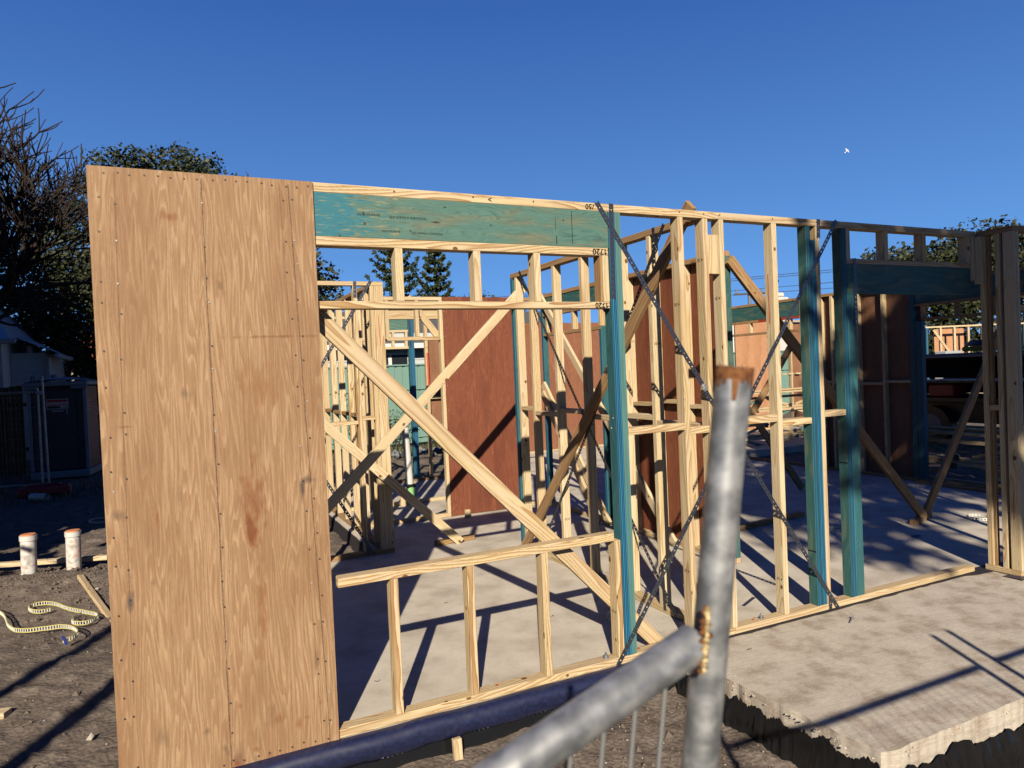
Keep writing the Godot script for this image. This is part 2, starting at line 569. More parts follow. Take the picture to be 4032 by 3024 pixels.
func make_materials() -> void:
	M["pine"] = std(pine_texture(11, Vector3(218, 200, 162), Vector3(160, 120, 76), 72.0, 2.2, 11), 0.72, 0.3)
	M["pine_b"] = std(pine_texture(23, Vector3(219, 203, 168), Vector3(184, 152, 108), 90.0, 2.6, 14), 0.74, 0.3)
	M["pine_c"] = std(pine_texture(37, Vector3(211, 192, 155), Vector3(172, 136, 92), 66.0, 2.4, 9), 0.72, 0.3)
	M["pine_old"] = std(M["pine_c"].albedo_texture, 0.8, 0.25, Color8(214, 196, 180))
	M["pine_ground"] = std(M["pine_b"].albedo_texture, 0.85, 0.2, Color8(232, 222, 205))
	M["lvl"] = std(lvl_texture(51, Vector3(58, 104, 102), Vector3(104, 108, 86), 0.7, Vector3(46, 114, 140), Vector3(12, 38, 50)), 0.6, 0.35)
	M["lvl_blue"] = std(lvl_texture(57, Vector3(52, 102, 108), Vector3(84, 104, 92), 0.4, Vector3(42, 116, 152), Vector3(12, 40, 56)), 0.58, 0.35)
	M["lvl_green"] = std(lvl_texture(63, Vector3(84, 122, 112), Vector3(130, 122, 96), 0.8, Vector3(86, 130, 124), Vector3(48, 84, 82)), 0.62, 0.35)
	M["lvl_teal"] = std(lvl_texture(71, Vector3(98, 144, 138), Vector3(124, 146, 130), 0.5, Vector3(98, 144, 140), Vector3(72, 118, 116)), 0.62, 0.35)
	# the bracing sheet in front: figure, pencil lines over the studs, mud and handling marks
	var W := 400
	var H := 1100
	var d := ply_texture(83, W, H, 0.94, 2.72, Vector3(157, 124, 92), Vector3(179, 149, 116), Vector3(140, 105, 75))
	var nn := noise(91, 0.05, 3)
	var lines := [[0.101, 0.062, 1.1, 0.55, 2.7, 0.4], [0.445, 0.448, 1.5, 0.95, 2.7, 0.0], [0.782, 0.859, 1.0, 0.5, 2.7, 0.0], [0.824, 0.896, 1.3, 0.95, 2.7, 0.0]]
	for l in lines:
		for y in H:
			var v := 2.72 * (1.0 - float(y) / H)
			if v > l[4] or v < l[5]: continue
			var fx: float = lerpf(l[1], l[0], v / 2.7) / 0.94 * W + nn.get_noise_2d(3.0, y * 0.6) * 0.6
			for x in range(int(fx) - 3, int(fx) + 4):
				if x < 0 or x >= W: continue
				var k: float = clampf(1.0 - absf(x - fx) / l[2], 0, 1) * l[3] * (0.75 + 0.5 * nn.get_noise_2d(x, y * 2.0))
				var i := (y * W + x) * 3
				put(d, i, Vector3(d[i], d[i + 1], d[i + 2]).lerp(Vector3(58, 46, 40), clampf(k, 0, 1)))
	var red := Vector3(118, 66, 38)
	var mud := Vector3(112, 92, 74)
	blot(d, W, H, 0.94, 2.72, 0.60, 1.22, 0.07, 0.16, red, 0.55, nn)
	blot(d, W, H, 0.94, 2.72, 0.59, 1.08, 0.05, 0.09, red, 0.75, nn)
	blot(d, W, H, 0.94, 2.72, 0.64, 1.75, 0.10, 0.12, Vector3(140, 96, 62), 0.55, nn)
	blot(d, W, H, 0.94, 2.72, 0.61, 0.75, 0.03, 0.25, Vector3(132, 86, 52), 0.5, nn)
	blot(d, W, H, 0.94, 2.72, 0.82, 1.24, 0.014, 0.05, Vector3(70, 60, 56), 0.7, nn)
	blot(d, W, H, 0.94, 2.72, 0.86, 1.29, 0.03, 0.02, Vector3(70, 60, 56), 0.55, nn)
	blot(d, W, H, 0.94, 2.72, 0.08, 0.83, 0.015, 0.05, Vector3(82, 74, 70), 0.8, nn)
	blot(d, W, H, 0.94, 2.72, 0.05, 1.22, 0.03, 0.03, mud, 0.6, nn)
	blot(d, W, H, 0.94, 2.72, 0.35, 0.20, 0.02, 0.02, mud, 0.7, nn)
	blot(d, W, H, 0.94, 2.72, 0.85, 0.42, 0.012, 0.06, mud, 0.7, nn)
	for k in 26:
		blot(d, W, H, 0.94, 2.72, rg.randf() * 0.94, rg.randf_range(0.0, 0.22) if k < 16 else rg.randf() * 2.6, rg.randf_range(0.008, 0.03), rg.randf_range(0.01, 0.06), mud if k % 2 == 0 else red, rg.randf_range(0.25, 0.6), nn)
	for v in [[0.72, 1.98, 0.22, 0.008], [0.10, 1.60, 0.04, 0.006]]:
		blot(d, W, H, 0.94, 2.72, v[0], v[1], v[2], v[3], Vector3(110, 70, 44), 0.5, nn)
	M["ply_front"] = std(image_tex(W, H, d), 0.7, 0.3)
	M["ply_red"] = std(image_tex(300, 600, ply_texture(97, 300, 600, 1.2, 2.7, Vector3(124, 68, 46), Vector3(140, 84, 58), Vector3(100, 52, 36))), 0.62, 0.35)
	M["ply_tan"] = std(image_tex(300, 600, ply_texture(101, 300, 600, 1.2, 2.7, Vector3(190, 140, 104), Vector3(204, 158, 120), Vector3(172, 120, 84))), 0.7, 0.3)
	M["ply_mid"] = std(image_tex(300, 600, ply_texture(107, 300, 600, 1.2, 2.7, Vector3(140, 92, 68), Vector3(154, 106, 80), Vector3(122, 78, 56))), 0.7, 0.3)
	M["lintel"] = std(lintel_texture(), 0.62, 0.35)
	M["ply_brown"] = std(image_tex(300, 600, ply_texture(103, 300, 600, 1.2, 2.7, Vector3(142, 102, 76), Vector3(156, 116, 88), Vector3(122, 84, 60))), 0.7, 0.3)
	for k in ["pine", "pine_b", "pine_c"]:
		M[k].heightmap_enabled = false
	M["slab"] = std(concrete_texture(111, Vector3(216, 207, 191), Vector3(172, 162, 146), 0.75, 0.02), 0.85, 0.3)
	M["porch"] = std(concrete_texture(121, Vector3(202, 193, 178), Vector3(158, 143, 127), 0.85, 0.11), 0.9, 0.25)
	# soil
	var S := 512
	var s1 := noise(131, 0.02, 4).get_seamless_image(S, S)
	var s2 := noise(132, 0.12, 3).get_seamless_image(S, S)
	var s3 := noise(133, 0.3, 2, FastNoiseLite.TYPE_CELLULAR).get_seamless_image(S, S)
	for im in [s1, s2, s3]: im.convert(Image.FORMAT_L8)
	var a1 := s1.get_data()
	var a2 := s2.get_data()
	var a3 := s3.get_data()
	var sd := PackedByteArray()
	sd.resize(S * S * 3)
	for i in S * S:
		var c := Vector3(108, 98, 89).lerp(Vector3(138, 126, 115), clampf(a1[i] / 255.0 * 1.5 - 0.3, 0, 1))
		c *= 0.80 + 0.26 * a2[i] / 255.0 + 0.12 * a3[i] / 255.0
		if a3[i] > 246 and a2[i] > 150: c = Vector3(170, 160, 146)
		put(sd, i * 3, c)
	M["soil"] = std(image_tex(S, S, sd), 0.96, 0.2)
	M["soil"].heightmap_enabled = true
	M["soil"].heightmap_texture = ImageTexture.create_from_image(s2)
	M["soil"].heightmap_scale = 0.7
	M["sand"] = std(image_tex(S, S, sd), 0.96, 0.2, Color8(255, 246, 226))
	M["clod"] = std(null, 0.97, 0.2, Color8(112, 102, 92))
	M["stone"] = std(null, 0.9, 0.3, Color8(176, 168, 156))
	# plastics, metals, paints
	M["navy"] = std(null, 0.38, 0.5, Color8(36, 46, 92))
	var nt := noise(141, 0.05, 4)
	var nx := NoiseTexture2D.new()
	nx.noise = nt
	nx.seamless = true
	nx.width = 256
	nx.height = 256
	var gr := Gradient.new()
	gr.set_color(0, Color8(20, 26, 54))
	gr.set_color(1, Color8(40, 48, 86))
	nx.color_ramp = gr
	M["navy"].albedo_color = dim(Color.WHITE, 0.45)
	M["navy"].albedo_texture = nx
	M["navy"].uv1_triplanar = true
	M["navy"].uv1_world_triplanar = true
	M["navy"].uv1_scale = Vector3(2.5, 2.5, 2.5)
	M["film"] = std(null, 0.24, 0.5, Color8(24, 25, 27))
	M["dpc"] = std(null, 0.7, 0.3, Color8(52, 48, 52))
	M["galv_strap"] = std(null, 0.42, 0.5, Color8(108, 114, 126))
	M["galv_strap"].metallic = 0.85
	var gx := NoiseTexture2D.new()
	gx.noise = noise(151, 0.035, 5)
	gx.seamless = true
	gx.width = 256
	gx.height = 256
	var gg := Gradient.new()
	gg.offsets = PackedFloat32Array([0.3, 0.7])
	gg.set_color(0, Color8(134, 138, 142))
	gg.set_color(1, Color8(206, 209, 210))
	gx.color_ramp = gg
	M["galv"] = std(gx, 0.42, 0.5)
	M["galv"].metallic = 0.6
	M["galv"].uv1_triplanar = true
	M["galv"].uv1_world_triplanar = true
	M["galv"].uv1_scale = Vector3(3.0, 3.0, 3.0)
	M["galv_wire"] = std(null, 0.5, 0.5, Color8(168, 170, 170))
	M["galv_wire"].metallic = 0.6
	var rx := NoiseTexture2D.new()
	rx.noise = noise(161, 0.06, 4)
	rx.seamless = true
	rx.width = 128
	rx.height = 128
	var rr := Gradient.new()
	rr.set_color(0, Color8(84, 50, 36))
	rr.set_color(1, Color8(164, 116, 70))
	rx.color_ramp = rr
	M["rust"] = std(rx, 0.9, 0.2)
	M["rust"].uv1_triplanar = true
	M["rust"].uv1_scale = Vector3(14, 14, 14)
	M["weld"] = std(null, 0.55, 0.5, Color8(188, 168, 120))
	M["weld"].metallic = 0.4
	M["nail"] = std(null, 0.5, 0.5, Color8(62, 56, 52))
	M["nail_bright"] = std(null, 0.35, 0.5, Color8(214, 210, 202))
	M["nail_bright"].metallic = 0.5
	M["ink"] = std(null, 0.8, 0.2, Color8(24, 22, 22))
	M["ink_faint"] = std(null, 0.85, 0.2, Color8(64, 76, 72))
	M["stamp"] = std(null, 0.85, 0.2, Color8(96, 82, 62))
	M["red_paint"] = std(null, 0.7, 0.3, Color8(196, 84, 62))
	M["red_plate"] = std(M["pine_b"].albedo_texture, 0.7, 0.3, Color8(206, 96, 76))
	M["pvc"] = std(null, 0.42, 0.45, Color8(214, 214, 210))
	var px := NoiseTexture2D.new()
	px.noise = noise(171, 0.03, 4)
	px.seamless = true
	px.width = 256
	px.height = 256
	var pgr := Gradient.new()
	pgr.offsets = PackedFloat32Array([0.0, 0.3, 0.42, 0.6, 0.72, 1.0])
	pgr.colors = PackedColorArray([Color8(150, 142, 132), Color8(190, 186, 178), Color8(222, 220, 214), Color8(224, 222, 216), Color8(226, 190, 178), Color8(206, 150, 138)])
	px.color_ramp = pgr
	M["pvc_dirty"] = std(px, 0.5, 0.4)
	M["pvc_dirty"].uv1_triplanar = true
	M["pvc_dirty"].uv1_world_triplanar = true
	M["pvc_dirty"].uv1_scale = Vector3(1.1, 1.1, 1.1)
	M["orange_cap"] = std(null, 0.5, 0.4, Color8(226, 150, 104))
	M["white_plastic"] = std(null, 0.45, 0.45, Color8(222, 222, 216))
	M["yellow_plastic"] = std(null, 0.5, 0.4, Color8(206, 196, 110))
	M["blue_plastic"] = std(null, 0.45, 0.4, Color8(40, 54, 130))
	M["green_plastic"] = std(null, 0.5, 0.4, Color8(140, 196, 130))
	M["bright_green"] = std(null, 0.5, 0.4, Color8(110, 150, 50))
	M["red_plastic"] = std(null, 0.5, 0.4, Color8(150, 36, 34))
	M["toilet_navy"] = std(null, 0.5, 0.4, Color8(38, 44, 62))
	M["toilet_red"] = std(null, 0.5, 0.4, Color8(128, 26, 20))
	M["toilet_grey"] = std(null, 0.5, 0.4, Color8(128, 134, 144))
	M["sign_red"] = std(null, 0.5, 0.4, Color8(178, 28, 36))
	M["sign_black"] = std(null, 0.5, 0.4, Color8(22, 22, 26))
	M["sign_white"] = std(null, 0.5, 0.4, Color8(232, 232, 230))
	M["black_paint"] = std(null, 0.45, 0.45, Color8(16, 16, 18))
	M["grey_paint"] = std(null, 0.5, 0.4, Color8(120, 122, 124))
	M["fence_teal"] = std(null, 0.6, 0.35, Color8(120, 156, 145))
	M["weatherboard"] = std(null, 0.7, 0.3, Color8(196, 200, 200))
	M["wall_white"] = std(null, 0.8, 0.3, Color8(214, 212, 206))
	M["roof_grey"] = std(null, 0.85, 0.3, Color8(96, 98, 98))
	M["roof_metal"] = std(null, 0.45, 0.5, Color8(176, 182, 186))
	M["roof_tile"] = std(null, 0.85, 0.3, Color8(166, 96, 62))
	M["fence_wood"] = std(M["pine_b"].albedo_texture, 0.9, 0.2, Color8(118, 108, 98))
	M["dark_glass"] = std(null, 0.12, 0.5, Color8(40, 46, 52))
	M["bark"] = std(null, 0.95, 0.2, Color8(78, 68, 60))
	M["bark_dark"] = std(null, 0.95, 0.2, Color8(62, 54, 50))
	M["feather"] = std(null, 0.8, 0.3, Color8(240, 240, 238))
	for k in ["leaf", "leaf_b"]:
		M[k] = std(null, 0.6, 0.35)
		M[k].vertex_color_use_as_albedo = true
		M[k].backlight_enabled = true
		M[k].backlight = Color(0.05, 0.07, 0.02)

# ==================================================================== the setting: ground, slab, porch
var gn1: FastNoiseLite
var gn2: FastNoiseLite
var gn3: FastNoiseLite

func ground_y(x: float, z: float) -> float:
	var y := -0.12
	var front := smooth(-0.35, 0.15, z) * smooth(-1.6, 0.4, x)
	y = lerpf(y, -0.205 - 0.05 * smooth(1.9, 2.9, x) - 0.22 * smooth(0.9, 1.5, z) * smooth(2.2, 3.2, x), front)
	y += 0.10 * exp(-((x + 0.55) * (x + 0.55) / 0.35 + (z + 4.35) * (z + 4.35) / 0.25))
	y += 0.06 * exp(-((x + 1.15) * (x + 1.15) / 0.3 + (z + 4.6) * (z + 4.6) / 0.2))
	y -= 0.10 * exp(-((x + 0.25) * (x + 0.25) / 0.05 + (z + 4.95) * (z + 4.95) / 0.08))
	var near := 1.0 - smooth(14.0, 40.0, Vector2(x, z).length())
	y += near * (gn1.get_noise_2d(x, z) * 0.045 + gn2.get_noise_2d(x, z) * 0.014 + maxf(0.0, gn3.get_noise_2d(x, z) - 0.12) * 0.045)
	return y

func spread(a: float, b: float, step: float) -> PackedFloat32Array:
	var o := PackedFloat32Array()
	var n := maxi(1, int(round((b - a) / step)))
	for i in n: o.append(a + (b - a) * i / n)
	return o

func build_setting() -> void:
	gn1 = noise(301, 0.5, 3)
	gn2 = noise(302, 2.2, 3)
	gn3 = noise(303, 5.5, 2)
	var xs := PackedFloat32Array()
	var zs := PackedFloat32Array()
	for a in [[-400.0, -60.0, 85.0], [-60.0, -12.0, 8.0], [-12.0, -4.0, 0.8], [-4.0, 3.2, 0.05], [3.2, 6.0, 0.2], [6.0, 24.0, 1.0], [24.0, 60.0, 6.0], [60.0, 401.0, 85.0]]: xs.append_array(spread(a[0], a[1], a[2]))
	for a in [[-400.0, -60.0, 85.0], [-60.0, -26.0, 4.0], [-26.0, -12.0, 0.7], [-12.0, 2.6, 0.05], [2.6, 6.0, 0.3], [6.0, 24.0, 1.5], [24.0, 60.0, 6.0], [60.0, 401.0, 85.0]]: zs.append_array(spread(a[0], a[1], a[2]))
	var nx := xs.size()
	var nz := zs.size()
	var v := PackedVector3Array()
	var n := PackedVector3Array()
	var t := PackedVector2Array()
	var idx := PackedInt32Array()
	for j in nz:
		for i in nx:
			var x := xs[i]
			var z := zs[j]
			v.append(Vector3(x, ground_y(x, z), z))
			t.append(Vector2(x, z) / 2.2)
	for j in nz:
		for i in nx:
			var a := v[j * nx + mini(i + 1, nx - 1)] - v[j * nx + maxi(i - 1, 0)]
			var b := v[mini(j + 1, nz - 1) * nx + i] - v[maxi(j - 1, 0) * nx + i]
			n.append(b.cross(a).normalized())
			if i < nx - 1 and j < nz - 1:
				var k := j * nx + i
				idx.append_array(PackedInt32Array([k, k + 1, k + nx + 1, k, k + nx + 1, k + nx]))
	var arr := []
	arr.resize(Mesh.ARRAY_MAX)
	arr[Mesh.ARRAY_VERTEX] = v
	arr[Mesh.ARRAY_NORMAL] = n
	arr[Mesh.ARRAY_TEX_UV] = t
	arr[Mesh.ARRAY_INDEX] = idx
	var gm := ArrayMesh.new()
	gm.add_surface_from_arrays(Mesh.PRIMITIVE_TRIANGLES, arr)
	struct("ground", gm, M["soil"])
	# loose clods and pebbles: nobody could count them
	var r := RandomNumberGenerator.new()
	r.seed = 77
	var clods := Geo.new()
	for k in 2600:
		var x := r.randf_range(-3.2, 0.0)
		var z := r.randf_range(-10.0, 0.6)
		if k % 3 == 0:
			x = r.randf_range(0.0, 2.9)
			z = r.randf_range(0.14, 1.6)
		elif k % 3 == 1:
			z = -4.5 + r.randfn() * 0.7
			x = -0.6 + r.randfn() * 0.5
			if x > -0.06 and z > -0.1: continue
		if x > -0.05 and z < 0.1: continue
		var s := r.randf_range(0.006, 0.016) * (2.2 if r.randf() < 0.1 else 1.0)
		lump(clods, Vector3(x, ground_y(x, z) + s * 0.2, z), s, r)
	var co := part(self, "soil_clods", clods.mesh(), M["clod"])
	tag(co, "loose brown clods of soil strewn over the bare ground", "soil", "", "stuff")
	var peb := Geo.new()
	for k in 160:
		var x := r.randf_range(1.6, 3.0) if k < 110 else r.randf_range(-2.4, -0.1)
		var z := r.randf_range(0.2, 1.3) if k < 110 else r.randf_range(-6.0, 0.0)
		var s := r.randf_range(0.003, 0.008)
		lump(peb, Vector3(x, ground_y(x, z) + s * 0.4, z), s, r)
	var po := part(self, "pale_pebbles", peb.mesh(), M["stone"])
	tag(po, "small pale stone chips scattered on the soil below the slab", "pebbles", "", "stuff")
	# the house slab: two lobes, the yard at the back left stays soil
	var g := Geo.new()
	g.prism(PackedVector2Array([Vector2(0.0, 0.006), Vector2(9.5, 0.006), Vector2(9.5, -6.75), Vector2(17.0, -6.75), Vector2(17.0, -9.75), Vector2(5.2, -9.75), Vector2(5.2, -7.75), Vector2(2.02, -7.75), Vector2(2.02, -3.445), Vector2(0.0, -3.445)]), -0.45, 0.0, 5.3)
	struct("house_slab", g.mesh(), M["slab"])
	# the porch slab, its front and left edges rough
	var e := RandomNumberGenerator.new()
	e.seed = 5
	var poly := PackedVector2Array([Vector2(9.0, 0.008), Vector2(9.0, 1.37)])
	var pe := noise(433, 1.0, 2)
	for k in 150:
		var px := lerpf(9.0, 3.06, (k + 1) / 151.0)
		poly.append(Vector2(px, 1.365 + pe.get_noise_1d(px * 6.0) * 0.008))
	poly.append(Vector2(3.035, 1.345))
	for k in 80:
		var pz := lerpf(1.33, 0.02, (k + 1) / 81.0)
		poly.append(Vector2(lerpf(2.96, 3.03, pz / 1.35) + pe.get_noise_1d(pz * 7.0 + 50.0) * 0.010, pz))
	poly.append(Vector2(2.96, 0.008))
	g = Geo.new()
	g.prism(poly, -0.5, -0.005, 2.9)
	struct("porch_slab", g.mesh(), M["porch"])
	# crumbs of concrete along the porch edge
	var cr := Geo.new()
	for k in 46:
		var p := Vector3(2.975 + e.randf_range(-0.012, 0.02), -0.012 + e.randf_range(-0.03, 0.0), e.randf_range(0.3, 1.35))
		if k % 3 == 0: p = Vector3(e.randf_range(3.05, 4.4), -0.02 + e.randf_range(-0.05, 0.0), 1.368)
		lump(cr, p, e.randf_range(0.004, 0.009), e)
	var cm := part(self, "concrete_crumbs", cr.mesh(), M["porch"])
	tag(cm, "pale crumbs of concrete along the broken porch slab edge", "rubble", "", "stuff")
	black_film()
	navy_roll()
	# damp course strip under the front plate beside the porch
	g = Geo.new()
	var wob := noise(401, 3.0, 2)
	for k in 80:
		var x0 := lerpf(2.98, 6.35, k / 80.0)
		var x1 := lerpf(2.98, 6.35, (k + 1) / 80.0)
		var z0 := 0.022 + wob.get_noise_1d(x0 * 2.0) * 0.012 + 0.05 * smooth(5.7, 6.05, x0)
		var z1 := 0.022 + wob.get_noise_1d(x1 * 2.0) * 0.012 + 0.05 * smooth(5.7, 6.05, x1)
		g.quad(Vector3(x0, -0.001, -0.06), Vector3(x1, -0.001, -0.06), Vector3(x1, -0.0015, z1), Vector3(x0, -0.0015, z0), Vector3.UP)
		g.quad(Vector3(x0, -0.0015, z0), Vector3(x1, -0.0015, z1), Vector3(x1, -0.004, z1 + 0.002), Vector3(x0, -0.004, z0 + 0.002), Vector3.BACK)
	var dp := part(self, "damp_proof_strip", g.mesh(), M["dpc"], Vector3(0, 0.0035, 0))
	tag(dp, "dark damp proof strip showing under the bottom plate along the porch", "membrane")

func lump(g: Geo, p: Vector3, s: float, r: RandomNumberGenerator) -> void:
	var q: Array[Vector3] = []
	for d in [Vector3.RIGHT, Vector3.BACK, Vector3.LEFT, Vector3.FORWARD]: q.append(p + d.rotated(Vector3.UP, r.randf() * 0.8) * s * r.randf_range(0.6, 1.3) + Vector3.UP * s * r.randf_range(-0.2, 0.3))
	var top := p + Vector3(r.randf_range(-0.3, 0.3), r.randf_range(0.5, 1.0), r.randf_range(-0.3, 0.3)) * s
	var bot := p - Vector3.UP * s * 0.6
	for k in 4:
		var a := q[k]
		var b := q[(k + 1) % 4]
		g.tri(top, a, b, ((a + b) * 0.5 - p + Vector3.UP * s * 0.5).normalized())
		g.tri(bot, a, b, ((a + b) * 0.5 - p - Vector3.UP * s * 0.5).normalized())

# black plastic film hanging on the porch sides, torn along its top edge, creased
func black_film() -> void:
	var nz := noise(411, 1.0, 3)
	for side in 2:
		var g := Geo.new()
		var n := 170
		var rows := 9
		var grid: Array = []
		for i in n + 1:
			var f := float(i) / n
			var colm: Array[Vector3] = []
			var top := -0.075 + 0.05 * nz.get_noise_1d(f * 9.0 + side * 40.0) + 0.03 * nz.get_noise_1d(f * 40.0)
			if side == 1: top = -0.10 + 0.075 * nz.get_noise_1d(f * 7.0 + 90.0) + 0.05 * nz.get_noise_1d(f * 30.0) + (-0.05 if f < 0.05 else 0.0)
			for j in rows + 1:
				var y := lerpf(minf(top, -0.02), -0.50, float(j) / rows)
				var bul := 0.010 + (0.035 if side == 0 else 0.06) * absf(nz.get_noise_2d(f * (12.0 if side == 0 else 34.0), y * 1.6 + side * 9.0)) * minf(1.0, j / 2.0) + 0.02 * j / rows
				if side == 0: colm.append(Vector3(lerpf(3.03, 2.955, f) - bul - 0.006, y, lerpf(1.36, 0.06, f)))
				else: colm.append(Vector3(lerpf(3.02, 9.0, f * f * 0.6 + f * 0.4), y, 1.373 + bul))
			grid.append(colm)
		for i in n:
			for j in rows:
				var a: Vector3 = grid[i][j]
				var b: Vector3 = grid[i + 1][j]
				var c: Vector3 = grid[i + 1][j + 1]
				var d: Vector3 = grid[i][j + 1]
				var fc := Vector3.LEFT if side == 0 else Vector3.BACK
				var na := vn(grid, i, j, fc)
				var nb := vn(grid, i + 1, j, fc)
				var nc := vn(grid, i + 1, j + 1, fc)
				var nd := vn(grid, i, j + 1, fc)
				g.tri3(a, b, c, na, nb, nc)
				g.tri3(a, c, d, na, nc, nd)
		var o := part(self, "black_plastic_film", g.mesh(), M["film"])
		tag(o, "torn black plastic film hanging down the short left side of the porch slab" if side == 0 else "creased black plastic film hanging down the long front of the porch slab", "plastic film")
	# a strip along the slab edge of the back left yard
	var g3 := Geo.new()
	for i in 40:
		var z0 := lerpf(-3.44, -7.7, i / 40.0)
		var z1 := lerpf(-3.44, -7.7, (i + 1) / 40.0)
		g3.quad(Vector3(2.012, -0.004 - 0.012 * absf(nz.get_noise_1d(z0 * 9.0)), z0), Vector3(2.012, -0.004 - 0.012 * absf(nz.get_noise_1d(z1 * 9.0)), z1), Vector3(1.96 + 0.05 * nz.get_noise_1d(z1 * 6.0), -0.16, z1), Vector3(1.96 + 0.05 * nz.get_noise_1d(z0 * 6.0), -0.16, z0), Vector3(-1, 0.2, 0).normalized())
	var o3 := part(self, "black_plastic_film", g3.mesh(), M["dpc"])
	tag(o3, "black plastic film on the slab edge beside the soil at the back left", "plastic film")
	# a strip under the navy membrane by the window
	var g2 := Geo.new()
	for i in 40:
		var f0 := i / 40.0
		var f1 := (i + 1) / 40.0
		var x0 := lerpf(0.4, 2.94, f0)
		var x1 := lerpf(0.4, 2.94, f1)
		var y0 := -0.235 - 0.05 * nz.get_noise_1d(f0 * 8.0) - 0.1 * f0
		var y1 := -0.235 - 0.05 * nz.get_noise_1d(f1 * 8.0) - 0.1 * f1
		g2.quad(Vector3(x0, -0.1, 0.012), Vector3(x1, -0.1, 0.012), Vector3(x1, y1, 0.055 + 0.03 * nz.get_noise_1d(f1 * 20.0)), Vector3(x0, y0, 0.055 + 0.03 * nz.get_noise_1d(f0 * 20.0)), Vector3(0, 0.2, 1).normalized())
	var o2 := part(self, "black_plastic_film", g2.mesh(), M["film"])
	tag(o2, "black plastic film on the slab edge below the navy membrane", "plastic film")

# navy membrane folded in a soft roll along the slab edge under the window
func navy_roll() -> void:
	var nz := noise(421, 1.0, 3)
	var g := Geo.new()
	var prof := [Vector2(-0.004, 0.006), Vector2(0.030, 0.004), Vector2(0.052, -0.010), Vector2(0.064, -0.034), Vector2(0.066, -0.062), Vector2(0.060, -0.090), Vector2(0.046, -0.112), Vector2(0.024, -0.124), Vector2(0.006, -0.120)]
	var n := 120
	var pts: Array = []
	for i in n + 1:
		var x := lerpf(-0.02, 2.93, float(i) / n)
		var row: Array[Vector3] = []
		for k in prof.size():
			var q: Vector2 = prof[k]
			var w := 1.0 + 0.10 * nz.get_noise_2d(x * 1.6, k * 0.4) + 0.05 * nz.get_noise_2d(x * 9.0, k * 0.9)
			row.append(Vector3(x, q.y * w + 0.006 * nz.get_noise_1d(x * 2.0), 0.012 + q.x * w))
		pts.append(row)
	for i in n:
		for k in prof.size() - 1:
			var a: Vector3 = pts[i][k]
			var b: Vector3 = pts[i + 1][k]
			var c: Vector3 = pts[i + 1][k + 1]
			var d: Vector3 = pts[i][k + 1]
			var na := vn(pts, i, k)
			var nb := vn(pts, i + 1, k)
			var nc := vn(pts, i + 1, k + 1)
			var nd := vn(pts, i, k + 1)
			g.tri3(a, b, c, na, nb, nc)
			g.tri3(a, c, d, na, nc, nd)
	# the closed left end
	for k in range(1, prof.size() - 1):
		g.tri(pts[0][0], pts[0][k], pts[0][k + 1], Vector3.LEFT)
	var o := part(self, "navy_membrane", g.mesh(), M["navy"])
	tag(o, "shiny navy plastic membrane rolled along the slab edge under the window frame", "membrane")

func vn(p: Array, i: int, k: int, face := Vector3(0, 0.3, 1)) -> Vector3:
	var a: Vector3 = p[mini(i + 1, p.size() - 1)][k] - p[maxi(i - 1, 0)][k]
	var b: Vector3 = p[i][mini(k + 1, p[i].size() - 1)] - p[i][maxi(k - 1, 0)]
	var nn := a.cross(b).normalized()
	return nn if nn.dot(face) > 0.0 else -nn

